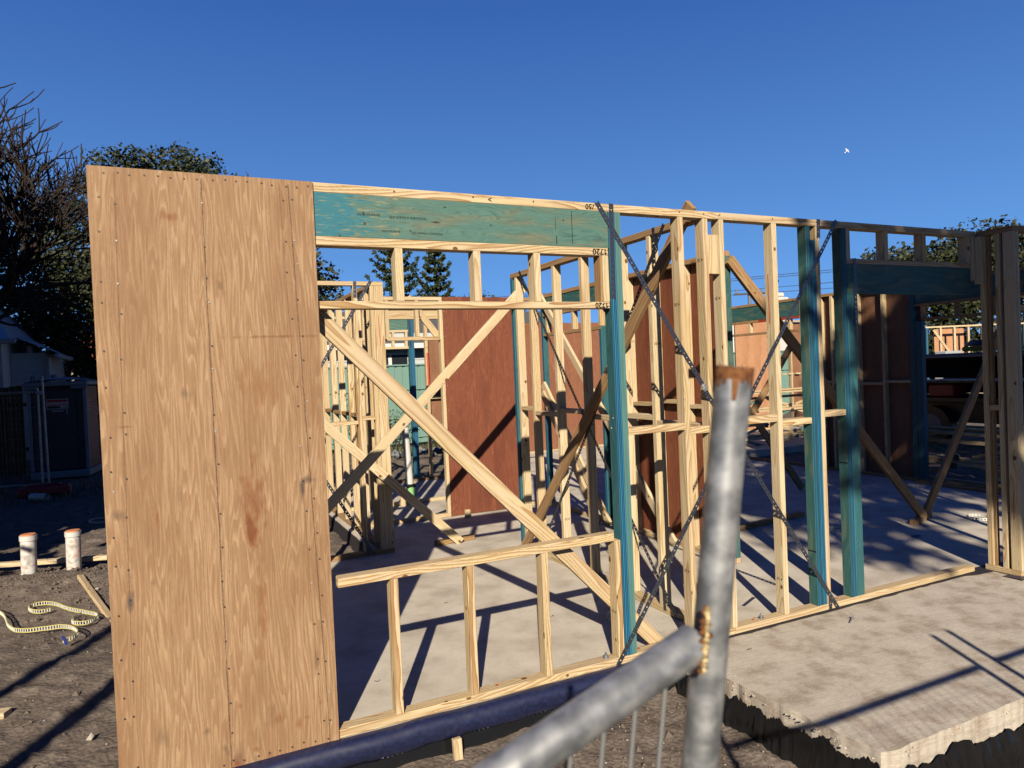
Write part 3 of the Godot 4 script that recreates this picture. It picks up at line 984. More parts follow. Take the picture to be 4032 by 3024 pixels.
# ==================================================================== the front wall
func build_front_wall() -> void:
	var f := thing("front_wall_frame", "long front timber wall frame with a window opening, green lintels and a plywood bracing sheet", "wall frame", Vector3(0, 0, 0))
	# plates
	zb(f, "bottom_plate", 0.0, 3.462, 0.004, 0.045, "grainy")
	zb(f, "bottom_plate", 3.464, 5.95, 0.004, 0.045, "pine_c")
	zb(f, "top_plate", 0.0, 3.448, 2.655, 2.7, "grainy")
	zb(f, "top_plate", 3.45, 6.085, 2.655, 2.7, "pine_c")
	# behind the bracing sheet
	for x in [0.0, 0.12, 0.43, 0.80, 0.89]: zb(f, "stud", x, x + 0.04, 0.045, 2.655)
	var ply := Geo.new()
	ply_box(ply, Vector3(0.0, 0.002, 0.0015), Vector3(0.931, 2.698, 0.0105))
	var sheet := part(f, "bracing_sheet", ply.mesh(), M["ply_front"])
	sheet.set_meta("label", "tan plywood bracing sheet with pencil lines, rows of nails and mud marks")
	# nails in the sheet: along the edges and the lines
	var pts: Array = []
	var br: Array = []
	for l in [[0.035, 0.030, 16], [0.104, 0.066, 15], [0.447, 0.450, 17], [0.785, 0.862, 16], [0.827, 0.899, 17]]:
		for k in int(l[2]):
			var v: float = 0.06 + 2.58 * (k + rg.randf_range(0.2, 0.8)) / l[2]
			var q := Vector3(lerpf(l[1], l[0], v / 2.7) + rg.randf_range(-0.006, 0.006), v, 0.0105)
			if rg.randf() < 0.16: br.append(q)
			else: pts.append(q)
	for k in 17:
		pts.append(Vector3(0.06 + k * 0.053 + rg.randf_range(-0.008, 0.008), 2.672 + rg.randf_range(-0.008, 0.006), 0.0105))
	for k in 12:
		pts.append(Vector3(0.30 + k * 0.052 + rg.randf_range(-0.01, 0.01), 0.028 + rg.randf_range(-0.006, 0.01), 0.0105))
	for q in pts: part(sheet, "nail", nail_mesh, M["nail"], q)
	for q in br: part(sheet, "nail", nail_mesh, M["nail_bright"], q)
	# the window: lintel, head plates, jack studs, sill
	var lg0 := Geo.new()
	lg0.cbox(Vector3.ZERO, Vector3(1.677, 0.212, 0.046), 0.002, 1, Vector2(0.33, 0.5), Vector2(1.677, -0.212))
	var lin := part(f, "lintel", lg0.mesh(), M["lintel"], Vector3(1.7695, 2.549, -0.024))
	lin.set_meta("label", "green stained laminated lintel with upside-down printed batch text")
	zb(f, "head_plate", 0.931, 2.602, 2.399, 2.443, "grainy")
	for x in [1.323, 1.752, 2.112]: zb(f, "jack_stud", x, x + 0.041, 2.131, 2.399, "pale")
	zb(f, "jack_stud", 2.562, 2.602, 2.131, 2.399, "pine_b")
	beam(f, "jack_stud", Vector3(2.545, 2.131, -0.074), Vector3(2.56, 2.399, -0.004), "pine_old")
	var head := zb(f, "window_head", 0.940, 2.600, 2.094, 2.131, "grainy")
	zb(f, "window_sill", 0.962, 2.566, 0.735, 0.780, "grainy")
	for x in [1.222, 1.636, 2.082]: zb(f, "jack_stud", x, x + 0.04, 0.045, 0.735, "grainy")
	zb(f, "jack_stud", 2.568, 2.608, 0.045, 0.735, "grainy")
	zb(f, "jamb_stud", 2.611, 2.656, 0.045, 2.655, "lvl_blue")
	zb(f, "jamb_stud", 2.658, 2.696, 0.045, 2.655, "lvl_teal")
	# 1720 pencilled upside down on both head plates
	var up := Basis(Vector3.BACK, PI)
	lettering(f, "pencilled_number", "1720", 0.046, M["ink"], Vector3(2.545, 2.421, 0.0012), up)
	lettering(f, "pencilled_number", "1720", 0.042, M["ink"], Vector3(2.545, 2.112, 0.0012), up)
	lettering(f, "pencilled_number", "/50", 0.040, M["ink"], Vector3(2.488, 2.677, 0.0012), up)
	lettering(f, "pencil_mark", "<", 0.045, M["ink_faint"], Vector3(1.86, 2.676, 0.0012))
	lettering(lin, "batch_print", "28/04/24 01:02", 0.017, M["ink_faint"], Vector3(1.20, 2.560, -0.0004), up)
	lettering(lin, "batch_print", "Wesbeam e-beam e2S", 0.019, M["ink_faint"], Vector3(1.40, 2.553, -0.0004), up)
	lettering(lin, "batch_print", "28/04/24 01:02", 0.014, M["ink_faint"], Vector3(1.31, 2.482, -0.0004), up)
	lettering(lin, "batch_print", "Wesbeam e-beam e2S", 0.016, M["ink_faint"], Vector3(1.50, 2.478, -0.0004), up)
	# dark saw and pen lines on the lintel
	for l in [[2.365, 2.456, 2.645, 0.003], [2.262, 2.452, 2.50, 0.004], [2.258, 2.53, 2.60, 0.002]]:
		var lg := Geo.new()
		lg.cbox(Vector3.ZERO, Vector3(l[3], l[2] - l[1], 0.001), 0.0)
		part(lin, "pen_line", lg.mesh(), M["ink"], Vector3(l[0], (l[1] + l[2]) * 0.5, -0.0005))
	# right of the window
	zb(f, "nogging", 2.698, 3.117, 1.344, 1.386, "grainy")
	zb(f, "stud", 3.119, 3.160, 0.045, 2.655, "pale")
	zb(f, "nogging", 3.162, 3.311, 1.313, 1.356, "grainy")
	zb(f, "stud", 3.313, 3.353, 0.045, 2.655, "pale")
	var bl := zb(f, "packing_block", 3.355, 3.444, 2.31, 2.557, "pine_c", -0.07, -0.004)
	bl.set_meta("label", "short orange-tinted packing block between two studs")
	zb(f, "packing_block", 3.355, 3.444, 0.6, 0.9, "pine_c", -0.07, -0.004)
	zb(f, "stud", 3.446, 3.483, 0.045, 2.655, "pine_b")
	zb(f, "nogging", 3.485, 3.892, 1.340, 1.388, "grainy")
	zb(f, "stud", 3.894, 3.937, 0.045, 2.655, "pale")
	zb(f, "nogging", 3.939, 4.206, 1.306, 1.347, "grainy")
	zb(f, "jamb_stud", 4.208, 4.250, 0.045, 2.655, "lvl")
	zb(f, "jamb_stud", 4.252, 4.296, 0.045, 2.560, "lvl_blue")
	beam(f, "packing_block", Vector3(4.252, 2.562, -0.075), Vector3(4.29, 2.655, -0.045), "pine_old")
	zb(f, "stud", 4.299, 4.336, 0.045, 2.655, "pale")
	zb(f, "nogging", 4.338, 4.543, 1.340, 1.381, "grainy")
	zb(f, "jamb_stud", 4.545, 4.599, 0.045, 2.655, "lvl")
	zb(f, "jamb_stud", 4.601, 4.677, 0.045, 2.196, "lvl_blue")
	# the doorway on the right
	zb(f, "lintel", 4.601, 6.003, 2.198, 2.406, "lvl", -0.047, -0.001)
	zb(f, "head_plate", 4.601, 6.008, 2.408, 2.444, "pine_c")
	for x in [4.603, 5.005, 5.437, 5.975]: zb(f, "jack_stud", x, x + 0.037, 2.444, 2.655, "pale")
	zb(f, "jack_stud", 6.014, 6.046, 2.311, 2.655, "pine_b", -0.06, 0.012)
	var dg := Geo.new()
	dg.cbox(Vector3.ZERO, Vector3(0.003, 0.2, 0.001), 0.0)
	part(f, "pen_line", dg.mesh(), M["ink"], Vector3(4.99, 2.303, -0.0005))
	# felt pen lines on the studs
	var pg := Geo.new()
	pg.cbox(Vector3.ZERO, Vector3(0.0008, 0.008, 0.07), 0.0)
	part(f, "pen_line", pg.mesh(), M["ink"], Vector3(4.2076, 0.42, -0.037))
	part(f, "pen_line", pg.mesh(), M["ink"], Vector3(4.5446, 1.0, -0.037))
	var rp := Geo.new()
	rp.cbox(Vector3.ZERO, Vector3(0.0008, 0.33, 0.006), 0.0)
	var rl := part(f, "red_pen_line", rp.mesh(), M["red_paint"], Vector3(3.8934, 2.16, -0.045))
	rl.set_meta("label", "thin red line drawn on the side of a stud")
	# timber grading stamps on stud faces
	for q in [[3.1186, 2.12], [3.3126, 2.40], [3.4456, 2.16], [3.1186, 0.46], [3.8936, 0.28]]:
		stamp(f, Vector3(q[0], q[1], -0.034), Vector3.LEFT)
	stamp(f, Vector3(2.5676, 0.31, -0.035), Vector3.LEFT)
	# bolts and red marks on the plate
	for x in [2.50, 3.72]:
		var b := Geo.new()
		b.tube(PackedVector3Array([Vector3.ZERO, Vector3(0, 0.006, 0)]), PackedFloat32Array([0.019, 0.019]), 12)
		b.tube(PackedVector3Array([Vector3(0, 0.006, 0), Vector3(0, 0.02, 0)]), PackedFloat32Array([0.011, 0.011]), 6)
		b.tube(PackedVector3Array([Vector3(0, 0.02, 0), Vector3(0, 0.032, 0)]), PackedFloat32Array([0.006, 0.006]), 8)
		part(f, "anchor_bolt", b.mesh(), M["galv"], Vector3(x, 0.0455, -0.04))
	for x in [1.80, 2.74, 3.66, 4.44]:
		var q := Geo.new()
		q.cbox(Vector3.ZERO, Vector3(0.018, 0.0008, 0.014), 0.0)
		part(f, "red_mark", q.mesh(), M["red_paint"], Vector3(x, 0.0458, -0.05), Basis(Vector3.UP, 0.7))
	# strap braces: a crossed pair, and hoop straps over the plates
	var o := Vector3(0, 0, 0.003)
	strap(f, Vector3(2.535, 2.705, 0.003), Vector3(3.262, 1.618, 0.003), Vector3.BACK)
	strap(f, Vector3(3.285, 1.575, 0.004), Vector3(4.398, -0.004, 0.004), Vector3.BACK)
	tensioner(f, Vector3(3.274, 1.597, 0.008), Vector3(0.727, -1.087, 0).normalized())
	strap(f, Vector3(4.503, 2.702, 0.006), Vector3(2.552, 0.004, 0.006), Vector3.BACK)
	strap(f, Vector3(2.634, 2.703, 0.0025), Vector3(2.627, 2.150, 0.0025), Vector3.BACK)
	strap(f, Vector3(4.330, 2.703, 0.0025), Vector3(4.325, 2.575, 0.0025), Vector3.BACK)
	strap(f, Vector3(4.676, 2.446, 0.0025), Vector3(4.677, 1.963, 0.0025), Vector3.BACK)
	strap(f, Vector3(4.325, 0.09, 0.0025), Vector3(4.322, 0.004, 0.0025), Vector3.BACK)
	for x in [[2.634, 0.018], [2.535, 0.02], [4.503, 0.02], [4.33, 0.015]]:
		var tg := Geo.new()
		tg.cbox(Vector3.ZERO, Vector3(0.03, 0.0014, 0.076), 0.0)
		part(f, "strap_end", tg.mesh(), M["galv_strap"], Vector3(x[0], 2.7012, -0.036))
	# nails through plates into studs
	var pn: Array = []
	for x in [1.34, 1.77, 2.13, 3.14, 3.33, 3.46, 3.91, 4.32, 5.02, 5.45]:
		pn.append(Vector3(x - 0.006, 2.683, 0.0))
	for v in [2.5, 2.55, 2.6, 2.46]: pn.append(Vector3(1.05 + (v - 2.46) * 9.0, v - 0.01, -0.001))
	nails(f, pn)
	nails(f, [Vector3(2.61, 1.45, -0.03), Vector3(2.61, 1.39, -0.05), Vector3(2.61, 0.55, -0.03), Vector3(2.61, 0.50, -0.05)], Vector3.LEFT, "nail_bright")

func ply_box(g: Geo, lo: Vector3, hi: Vector3) -> void:
	var w := hi.x - lo.x
	var h := hi.y - lo.y
	var n := 10
	for k in n:
		var y0 := lo.y + h * k / n
		var y1 := lo.y + h * (k + 1) / n
		var va := 1.0 - float(k) / n
		var vb := 1.0 - float(k + 1) / n
		g.quad(Vector3(lo.x, y0, hi.z), Vector3(hi.x, y0, hi.z), Vector3(hi.x, y1, hi.z), Vector3(lo.x, y1, hi.z), Vector3.BACK, Vector2(0, va), Vector2(1, va), Vector2(1, vb), Vector2(0, vb))
		g.quad(Vector3(lo.x, y0, lo.z), Vector3(hi.x, y0, lo.z), Vector3(hi.x, y1, lo.z), Vector3(lo.x, y1, lo.z), Vector3.FORWARD, Vector2(1, va), Vector2(0, va), Vector2(0, vb), Vector2(1, vb))
	for s in 2:
		var x := lo.x if s == 0 else hi.x
		g.quad(Vector3(x, lo.y, lo.z), Vector3(x, lo.y, hi.z), Vector3(x, hi.y, hi.z), Vector3(x, hi.y, lo.z), Vector3.LEFT if s == 0 else Vector3.RIGHT, Vector2(0.02, 1), Vector2(0.03, 1), Vector2(0.03, 0), Vector2(0.02, 0))
		var y := lo.y if s == 0 else hi.y
		g.quad(Vector3(lo.x, y, lo.z), Vector3(hi.x, y, lo.z), Vector3(hi.x, y, hi.z), Vector3(lo.x, y, hi.z), Vector3.DOWN if s == 0 else Vector3.UP, Vector2(0, 0.5), Vector2(1, 0.5), Vector2(1, 0.51), Vector2(0, 0.51))

# a printed grading stamp: a round spot and a framed block of tiny lines
func stamp(p: Node3D, at: Vector3, nrm: Vector3) -> void:
	var g := Geo.new()
	var spot := Vector3(0.016, 0, 0)
	for k in 10:
		var a := TAU * k / 10
		var b := TAU * (k + 1) / 10
		g.tri(spot, spot + Vector3(cos(a), sin(a), 0) * 0.0065, spot + Vector3(cos(b), sin(b), 0) * 0.0065, Vector3.BACK)
	for k in 4: g.cbox(Vector3(-0.010, -0.0075 + k * 0.005, 0), Vector3(0.028 if k in [0, 3] else 0.014, 0.0012, 0.0003), 0.0)
	g.cbox(Vector3(-0.024, 0, 0), Vector3(0.0012, 0.016, 0.0003), 0.0)
	g.cbox(Vector3(-0.017, 0, 0), Vector3(0.003, 0.008, 0.0003), 0.0)
	part(p, "grading_stamp", g.mesh(), M["stamp"], at + nrm * 0.0006, Basis.looking_at(-nrm, Vector3.UP))

func tensioner(p: Node3D, at: Vector3, dir: Vector3) -> void:
	var g := Geo.new()
	g.cbox(Vector3(0, 0.012, 0), Vector3(0.034, 0.02, 0.010), 0.002)
	g.cbox(Vector3(0, -0.014, 0), Vector3(0.034, 0.02, 0.010), 0.002)
	g.tube(PackedVector3Array([Vector3(-0.026, 0, 0.006), Vector3(0.022, 0, 0.006)]), PackedFloat32Array([0.0035, 0.0035]), 8)
	g.tube(PackedVector3Array([Vector3(0.016, 0, 0.006), Vector3(0.023, 0, 0.006)]), PackedFloat32Array([0.007, 0.007]), 6)
	var z := Vector3.BACK
	part(p, "strap_tensioner", g.mesh(), M["galv"], at, Basis(dir.cross(z), dir, z))

# ==================================================================== walls inside
func ply_part(p: Node3D, lo: Vector3, hi: Vector3, m: String, called := "plywood_sheet") -> MeshInstance3D:
	var g := Geo.new()
	var s := hi - lo
	g.cbox(Vector3.ZERO, s, 0.0, 1, Vector2(rg.randf(), rg.randf() * 0.1 + 0.5), Vector2(1.2, 2.75))
	return part(p, called, g.mesh(), M[m], (lo + hi) * 0.5)

func build_inner_walls() -> void:
	# wall running back from the front wall beside the window room
	var b := thing("partition_wall_frame", "open stud partition running back from the front wall, teal stud at its far end", "wall frame", Vector3(3.37, 0, -1.4))
	xb(b, "bottom_plate", -2.83, -0.078, 0.002, 0.045, "pine", 3.33, 3.405)
	xb(b, "top_plate", -2.83, -0.078, 2.655, 2.7, "pine_old", 3.33, 3.405)
	for q in [[-2.742, "pale"], [-2.452, "pale"], [-1.993, "pale"], [-1.530, "pale"], [-0.982, "pale"], [-0.612, "pale"]]:
		xb(b, "stud", q[0], q[0] + 0.041, 0.045, 2.655, q[1], 3.33, 3.405)
	var tl := xb(b, "stud", -2.828, -2.784, 0.045, 2.655, "lvl_blue", 3.33, 3.402)
	tl.set_meta("label", "teal stained stud at the free end")
	var hs := [-2.701, -2.411, -1.952, -1.489, -0.941, -0.571, -0.078]
	for k in hs.size() - 1:
		var y := [1.362, 1.325, 1.365, 1.33, 1.36, 1.325][k] as float
		xb(b, "nogging", hs[k], hs[k + 1] - 0.041, y, y + 0.038, "pine", 3.332, 3.403)
	for q in [[-2.70, 1.02], [-1.95, 0.42], [-1.49, 1.28], [-0.94, 2.12], [-0.57, 1.9]]:
		stamp(b, Vector3(3.367, q[1], q[0] + 0.0005), Vector3.BACK)
	strap(b, Vector3(3.328, 2.702, -2.62), Vector3(3.328, 1.40, -1.58), Vector3.LEFT)
	strap(b, Vector3(3.327, 1.40, -1.58), Vector3(3.327, 0.02, -0.43), Vector3.LEFT)
	strap(b, Vector3(3.326, 2.702, -0.40), Vector3(3.326, 1.40, -1.35), Vector3.LEFT)
	strap(b, Vector3(3.326, 1.40, -1.35), Vector3(3.326, 0.03, -2.42), Vector3.LEFT)
	strap(b, Vector3(3.328, 2.702, -0.52), Vector3(3.328, 2.45, -0.52), Vector3.LEFT)
	strap(b, Vector3(3.328, 0.34, -0.56), Vector3(3.328, 0.02, -0.55), Vector3.LEFT)
	var te := Geo.new()
	te.cbox(Vector3.ZERO, Vector3(0.012, 0.034, 0.034), 0.003)
	te.tube(PackedVector3Array([Vector3(-0.004, 0.0, -0.03), Vector3(-0.004, 0.0, 0.03)]), PackedFloat32Array([0.004, 0.004]), 6)
	part(b, "strap_tensioner", te.mesh(), M["galv"], Vector3(3.324, 1.40, -1.58))
	# wall C: sheathed on its far side, an opening towards the back
	var c := thing("sheathed_wall_frame", "stud wall with red brown sheathing behind it and a green lintel over its opening", "wall frame", Vector3(4.61, 0, -2.8))
	xb(c, "bottom_plate", -4.56, -1.20, 0.002, 0.045, "pine", 4.58, 4.65)
	xb(c, "top_plate", -4.56, -1.20, 2.655, 2.7, "pine_old", 4.58, 4.65)
	var ep := xb(c, "end_stud", -1.245, -1.20, 0.045, 2.655, "lvl", 4.58, 4.65)
	ep.set_meta("label", "green stained stud at the near end")
	for z in [-1.76, -2.21, -2.66, -3.00]: xb(c, "stud", z, z + 0.04, 0.045, 2.655, "pale", 4.58, 4.65)
	xb(c, "jamb_stud", -3.20, -3.155, 0.045, 2.2, "lvl_blue", 4.58, 4.65)
	xb(c, "jamb_stud", -4.555, -4.51, 0.045, 2.655, "lvl_blue", 4.58, 4.65)
	xb(c, "lintel", -4.508, -3.04, 2.46, 2.655, "lvl", 4.59, 4.635)
	xb(c, "head_plate", -4.508, -3.04, 2.418, 2.458, "pine_old", 4.58, 4.65)
	for z in [-4.44, -3.79, -3.20]: xb(c, "jack_stud", z, z + 0.04, 2.205, 2.416, "pale", 4.58, 4.65)
	xb(c, "window_head", -4.508, -3.158, 2.165, 2.203, "pine_old", 4.58, 4.65)
	var cz := [-1.245, -1.76, -2.21, -2.66, -3.00]
	for k in 4:
		var y := [1.33, 1.37, 1.335, 1.36][k] as float
		xb(c, "nogging", cz[k + 1] + 0.04, cz[k], y, y + 0.038, "pine", 4.582, 4.648)
	ply_part(c, Vector3(4.652, 0.005, -2.44), Vector3(4.660, 2.69, -1.21), "ply_red")
	ply_part(c, Vector3(4.652, 0.005, -3.15), Vector3(4.660, 2.69, -2.443), "ply_red")
	for q in [[-2.62, 2.0], [-1.72, 1.7]]: stamp(c, Vector3(4.615, q[1], q[0] + 0.0005), Vector3.BACK)
	# wall D: short wall at the back left, double stud at its end
	var d := thing("short_wall_frame", "short stud wall ending in a double stud, steel straps crossing it, beside bare soil", "wall frame", Vector3(1.6, 0, -3.39))
	zb(d, "bottom_plate", 0.6, 2.19, 0.002, 0.045, "pine_old", -3.425, -3.35)
	zb(d, "top_plate", 0.6, 2.19, 2.638, 2.678, "pine", -3.425, -3.35)
	for x in [0.95, 1.40]: zb(d, "stud", x, x + 0.04, 0.045, 2.638, "pale", -3.425, -3.35)
	zb(d, "stud", 1.89, 1.931, 0.045, 2.638, "grainy", -3.425, -3.35)
	zb(d, "stud", 2.057, 2.096, 0.045, 2.638, "pine_c", -3.425, -3.35)
	var de := zb(d, "stud", 2.098, 2.19, 0.045, 2.638, "pine", -3.425, -3.35)
	var rl := Geo.new()
	rl.cbox(Vector3.ZERO, Vector3(0.006, 0.30, 0.0008), 0.0)
	part(de, "red_pen_line", rl.mesh(), M["red_paint"], Vector3(2.135, 2.2, -3.3492), Basis(Vector3.BACK, 0.05))
	zb(d, "nogging", 1.442, 1.888, 1.292, 1.328, "grainy", -3.425, -3.35)
	zb(d, "nogging", 1.933, 2.055, 1.328, 1.366, "grainy", -3.425, -3.35)
	strap(d, Vector3(2.066, 2.681, -3.346), Vector3(1.20, 1.306, -3.346), Vector3.BACK)
	strap(d, Vector3(1.20, 1.40, -3.345), Vector3(1.980, 0.01, -3.345), Vector3.BACK)
	strap(d, Vector3(1.912, 2.68, -3.347), Vector3(1.908, 2.52, -3.347), Vector3.BACK)
	strap(d, Vector3(1.925, 0.12, -3.347), Vector3(1.925, 0.01, -3.347), Vector3.BACK)
	# wall E: runs back from the end of wall D
	var e := thing("back_left_wall_frame", "row of pale studs running back from the double stud, beside the soil", "wall frame", Vector3(2.11, 0, -4.9))
	xb(e, "bottom_plate", -6.6, -3.428, 0.002, 0.045, "pine_old", 2.08, 2.15)
	xb(e, "top_plate", -6.6, -3.428, 2.638, 2.678, "pine_old", 2.08, 2.15)
	for q in [[-6.30, "pale"], [-6.085, "pale"], [-5.575, "pale"], [-5.53, "pale"], [-5.085, "pale"], [-4.605, "grainy"], [-4.16, "pine"], [-3.72, "pine"]]:
		xb(e, "stud", q[0], q[0] + 0.04, 0.045, 2.638, q[1], 2.08, 2.15)
	for q in [[-6.04, -5.58], [-5.49, -5.09], [-5.04, -4.61], [-4.56, -4.165]]: xb(e, "nogging", q[0], q[1], 1.31, 1.35, "pine_old", 2.082, 2.148)
	# wall F: red sheet and a doorway, facing the room
	var f := thing("red_sheet_wall_frame", "back wall of the room with dark red plywood and a framed doorway", "wall frame", Vector3(3.2, 0, -4.64))
	zb(f, "bottom_plate", 2.152, 4.575, 0.002, 0.045, "pine", -4.68, -4.61)
	zb(f, "top_plate", 2.152, 3.262, 2.632, 2.676, "pine", -4.68, -4.61)
	zb(f, "top_plate", 3.264, 4.575, 2.632, 2.672, "pine_old", -4.68, -4.612)
	ply_part(f, Vector3(3.262, 0.008, -4.609), Vector3(3.86, 2.676, -4.602), "ply_red")
	ply_part(f, Vector3(3.8605, 0.008, -4.609), Vector3(4.245, 2.673, -4.6025), "ply_red")
	for x in [2.16, 3.224, 3.70, 4.2]: zb(f, "stud", x, x + 0.04, 0.045, 2.632, "pale", -4.68, -4.61)
	zb(f, "window_head", 2.20, 3.222, 2.158, 2.20, "grainy", -4.68, -4.61)
	for x in [2.555, 2.922]: zb(f, "jack_stud", x, x + 0.042, 2.20, 2.632, "pale", -4.68, -4.61)
	var db := bar(f, "diagonal_brace", Vector3(2.86, 2.68, -4.70), Vector3(3.22, 2.21, -4.70), 0.08, 0.03, Vector3.BACK, "pine")
	db.set_meta("label", "short diagonal brace over the doorway")
	var fn: Array = []
	for k in 9: fn.append(Vector3(3.285, 0.1 + k * 0.3, -4.602))
	nails(f, fn, Vector3.BACK, "nail_bright")
	# wall G: only its plates and a pale beam show
	var g := thing("passage_wall_frame", "low plate and high pale beam of the passage wall seen through the doorway", "wall frame", Vector3(3.2, 0, -5.75))
	zb(g, "bottom_plate", 2.152, 4.6, 0.002, 0.045, "pine", -5.80, -5.73)
	zb(g, "top_plate", 2.152, 4.6, 2.63, 2.672, "pine_old", -5.80, -5.73)
	zb(g, "beam", 2.6, 3.66, 2.54, 2.628, "pine_c", -5.79, -5.75)
	zb(g, "head_plate", 2.6, 3.66, 2.50, 2.538, "pine", -5.80, -5.73)
	zb(g, "stud", 3.662, 3.70, 0.045, 2.63, "pale", -5.80, -5.73)
	zb(g, "stud", 2.56, 2.60, 0.045, 2.63, "pale", -5.80, -5.73)
	# wall N: the far outside wall with a blue post
	var n := thing("far_wall_frame", "far outside wall frame with a blue post before the teal fence", "wall frame", Vector3(3.9, 0, -7.65))
	zb(n, "bottom_plate", 2.152, 5.1, 0.002, 0.045, "pine_old", -7.70, -7.63)
	zb(n, "top_plate", 2.152, 5.1, 2.66, 2.70, "pine", -7.70, -7.63)
	zb(n, "lintel", 2.80, 3.77, 2.48, 2.66, "lvl_green", -7.69, -7.645)
	zb(n, "head_plate", 2.80, 3.77, 2.44, 2.478, "pine", -7.70, -7.63)
	for x in [2.9, 3.50, 3.72]: zb(n, "jack_stud", x, x + 0.04, 2.21, 2.44, "pale", -7.70, -7.63)
	zb(n, "window_head", 2.80, 3.77, 2.17, 2.21, "pine", -7.70, -7.63)
	zb(n, "post", 3.772, 3.86, 0.045, 2.66, "lvl_blue", -7.70, -7.61)
	strap(n, Vector3(3.785, 2.70, -7.606), Vector3(3.80, 2.2, -7.606), Vector3.BACK)
	var sr := zb(n, "stud", 4.05, 4.10, 0.045, 2.66, "pine", -7.70, -7.63)
	var rm := Geo.new()
	rm.cbox(Vector3.ZERO, Vector3(0.03, 0.75, 0.0008), 0.0)
	part(sr, "red_paint_stripe", rm.mesh(), M["red_paint"], Vector3(4.085, 1.72, -7.629))
	zb(n, "stud", 4.40, 4.44, 0.045, 2.66, "pine", -7.70, -7.63)
	zb(n, "nogging", 4.102, 4.398, 1.33, 1.37, "pine", -7.70, -7.63)
	ply_part(n, Vector3(4.06, 0.9, -7.712), Vector3(5.1, 2.35, -7.704), "ply_brown")
	# wall L: wall of the next unit, pale sheets facing the sun
	var l := thing("sunlit_sheet_wall_frame", "distant wall frame sheathed in pale pink plywood in full sun behind the truss stack", "wall frame", Vector3(10.5, 0, -9.6))
	zb(l, "bottom_plate", 5.3, 16.0, 0.002, 0.045, "pine", -9.64, -9.57)
	zb(l, "top_plate", 5.3, 16.0, 2.655, 2.7, "pine", -9.64, -9.57)
	for x in [5.4, 6.6, 7.8, 9.0]: ply_part(l, Vector3(x, 0.05, -9.568), Vector3(x + 1.197, 2.70, -9.56), "ply_mid")
	ply_part(l, Vector3(12.56, 0.05, -9.568), Vector3(13.16, 2.70, -9.56), "ply_tan")
	ply_part(l, Vector3(13.163, 0.05, -9.568), Vector3(13.76, 2.70, -9.56), "ply_tan")
	zb(l, "lintel", 10.25, 12.5, 2.35, 2.64, "lvl", -9.63, -9.585)
	zb(l, "head_plate", 10.25, 12.5, 2.30, 2.345, "pine", -9.64, -9.57)
	ply_part(l, Vector3(14.4, 0.05, -9.66), Vector3(15.6, 2.65, -9.65), "ply_brown")
	for k in 17:
		if k in [9, 10, 11]: continue
		zb(l, "stud", 5.4 + k * 0.6, 5.44 + k * 0.6, 0.045, 2.655, "pale", -9.64, -9.57)
	for k in 5: zb(l, "nogging", 13.844 + k * 0.24, 13.844 + k * 0.24 + 0.15, 1.33, 1.37, "pine", -9.64, -9.57)

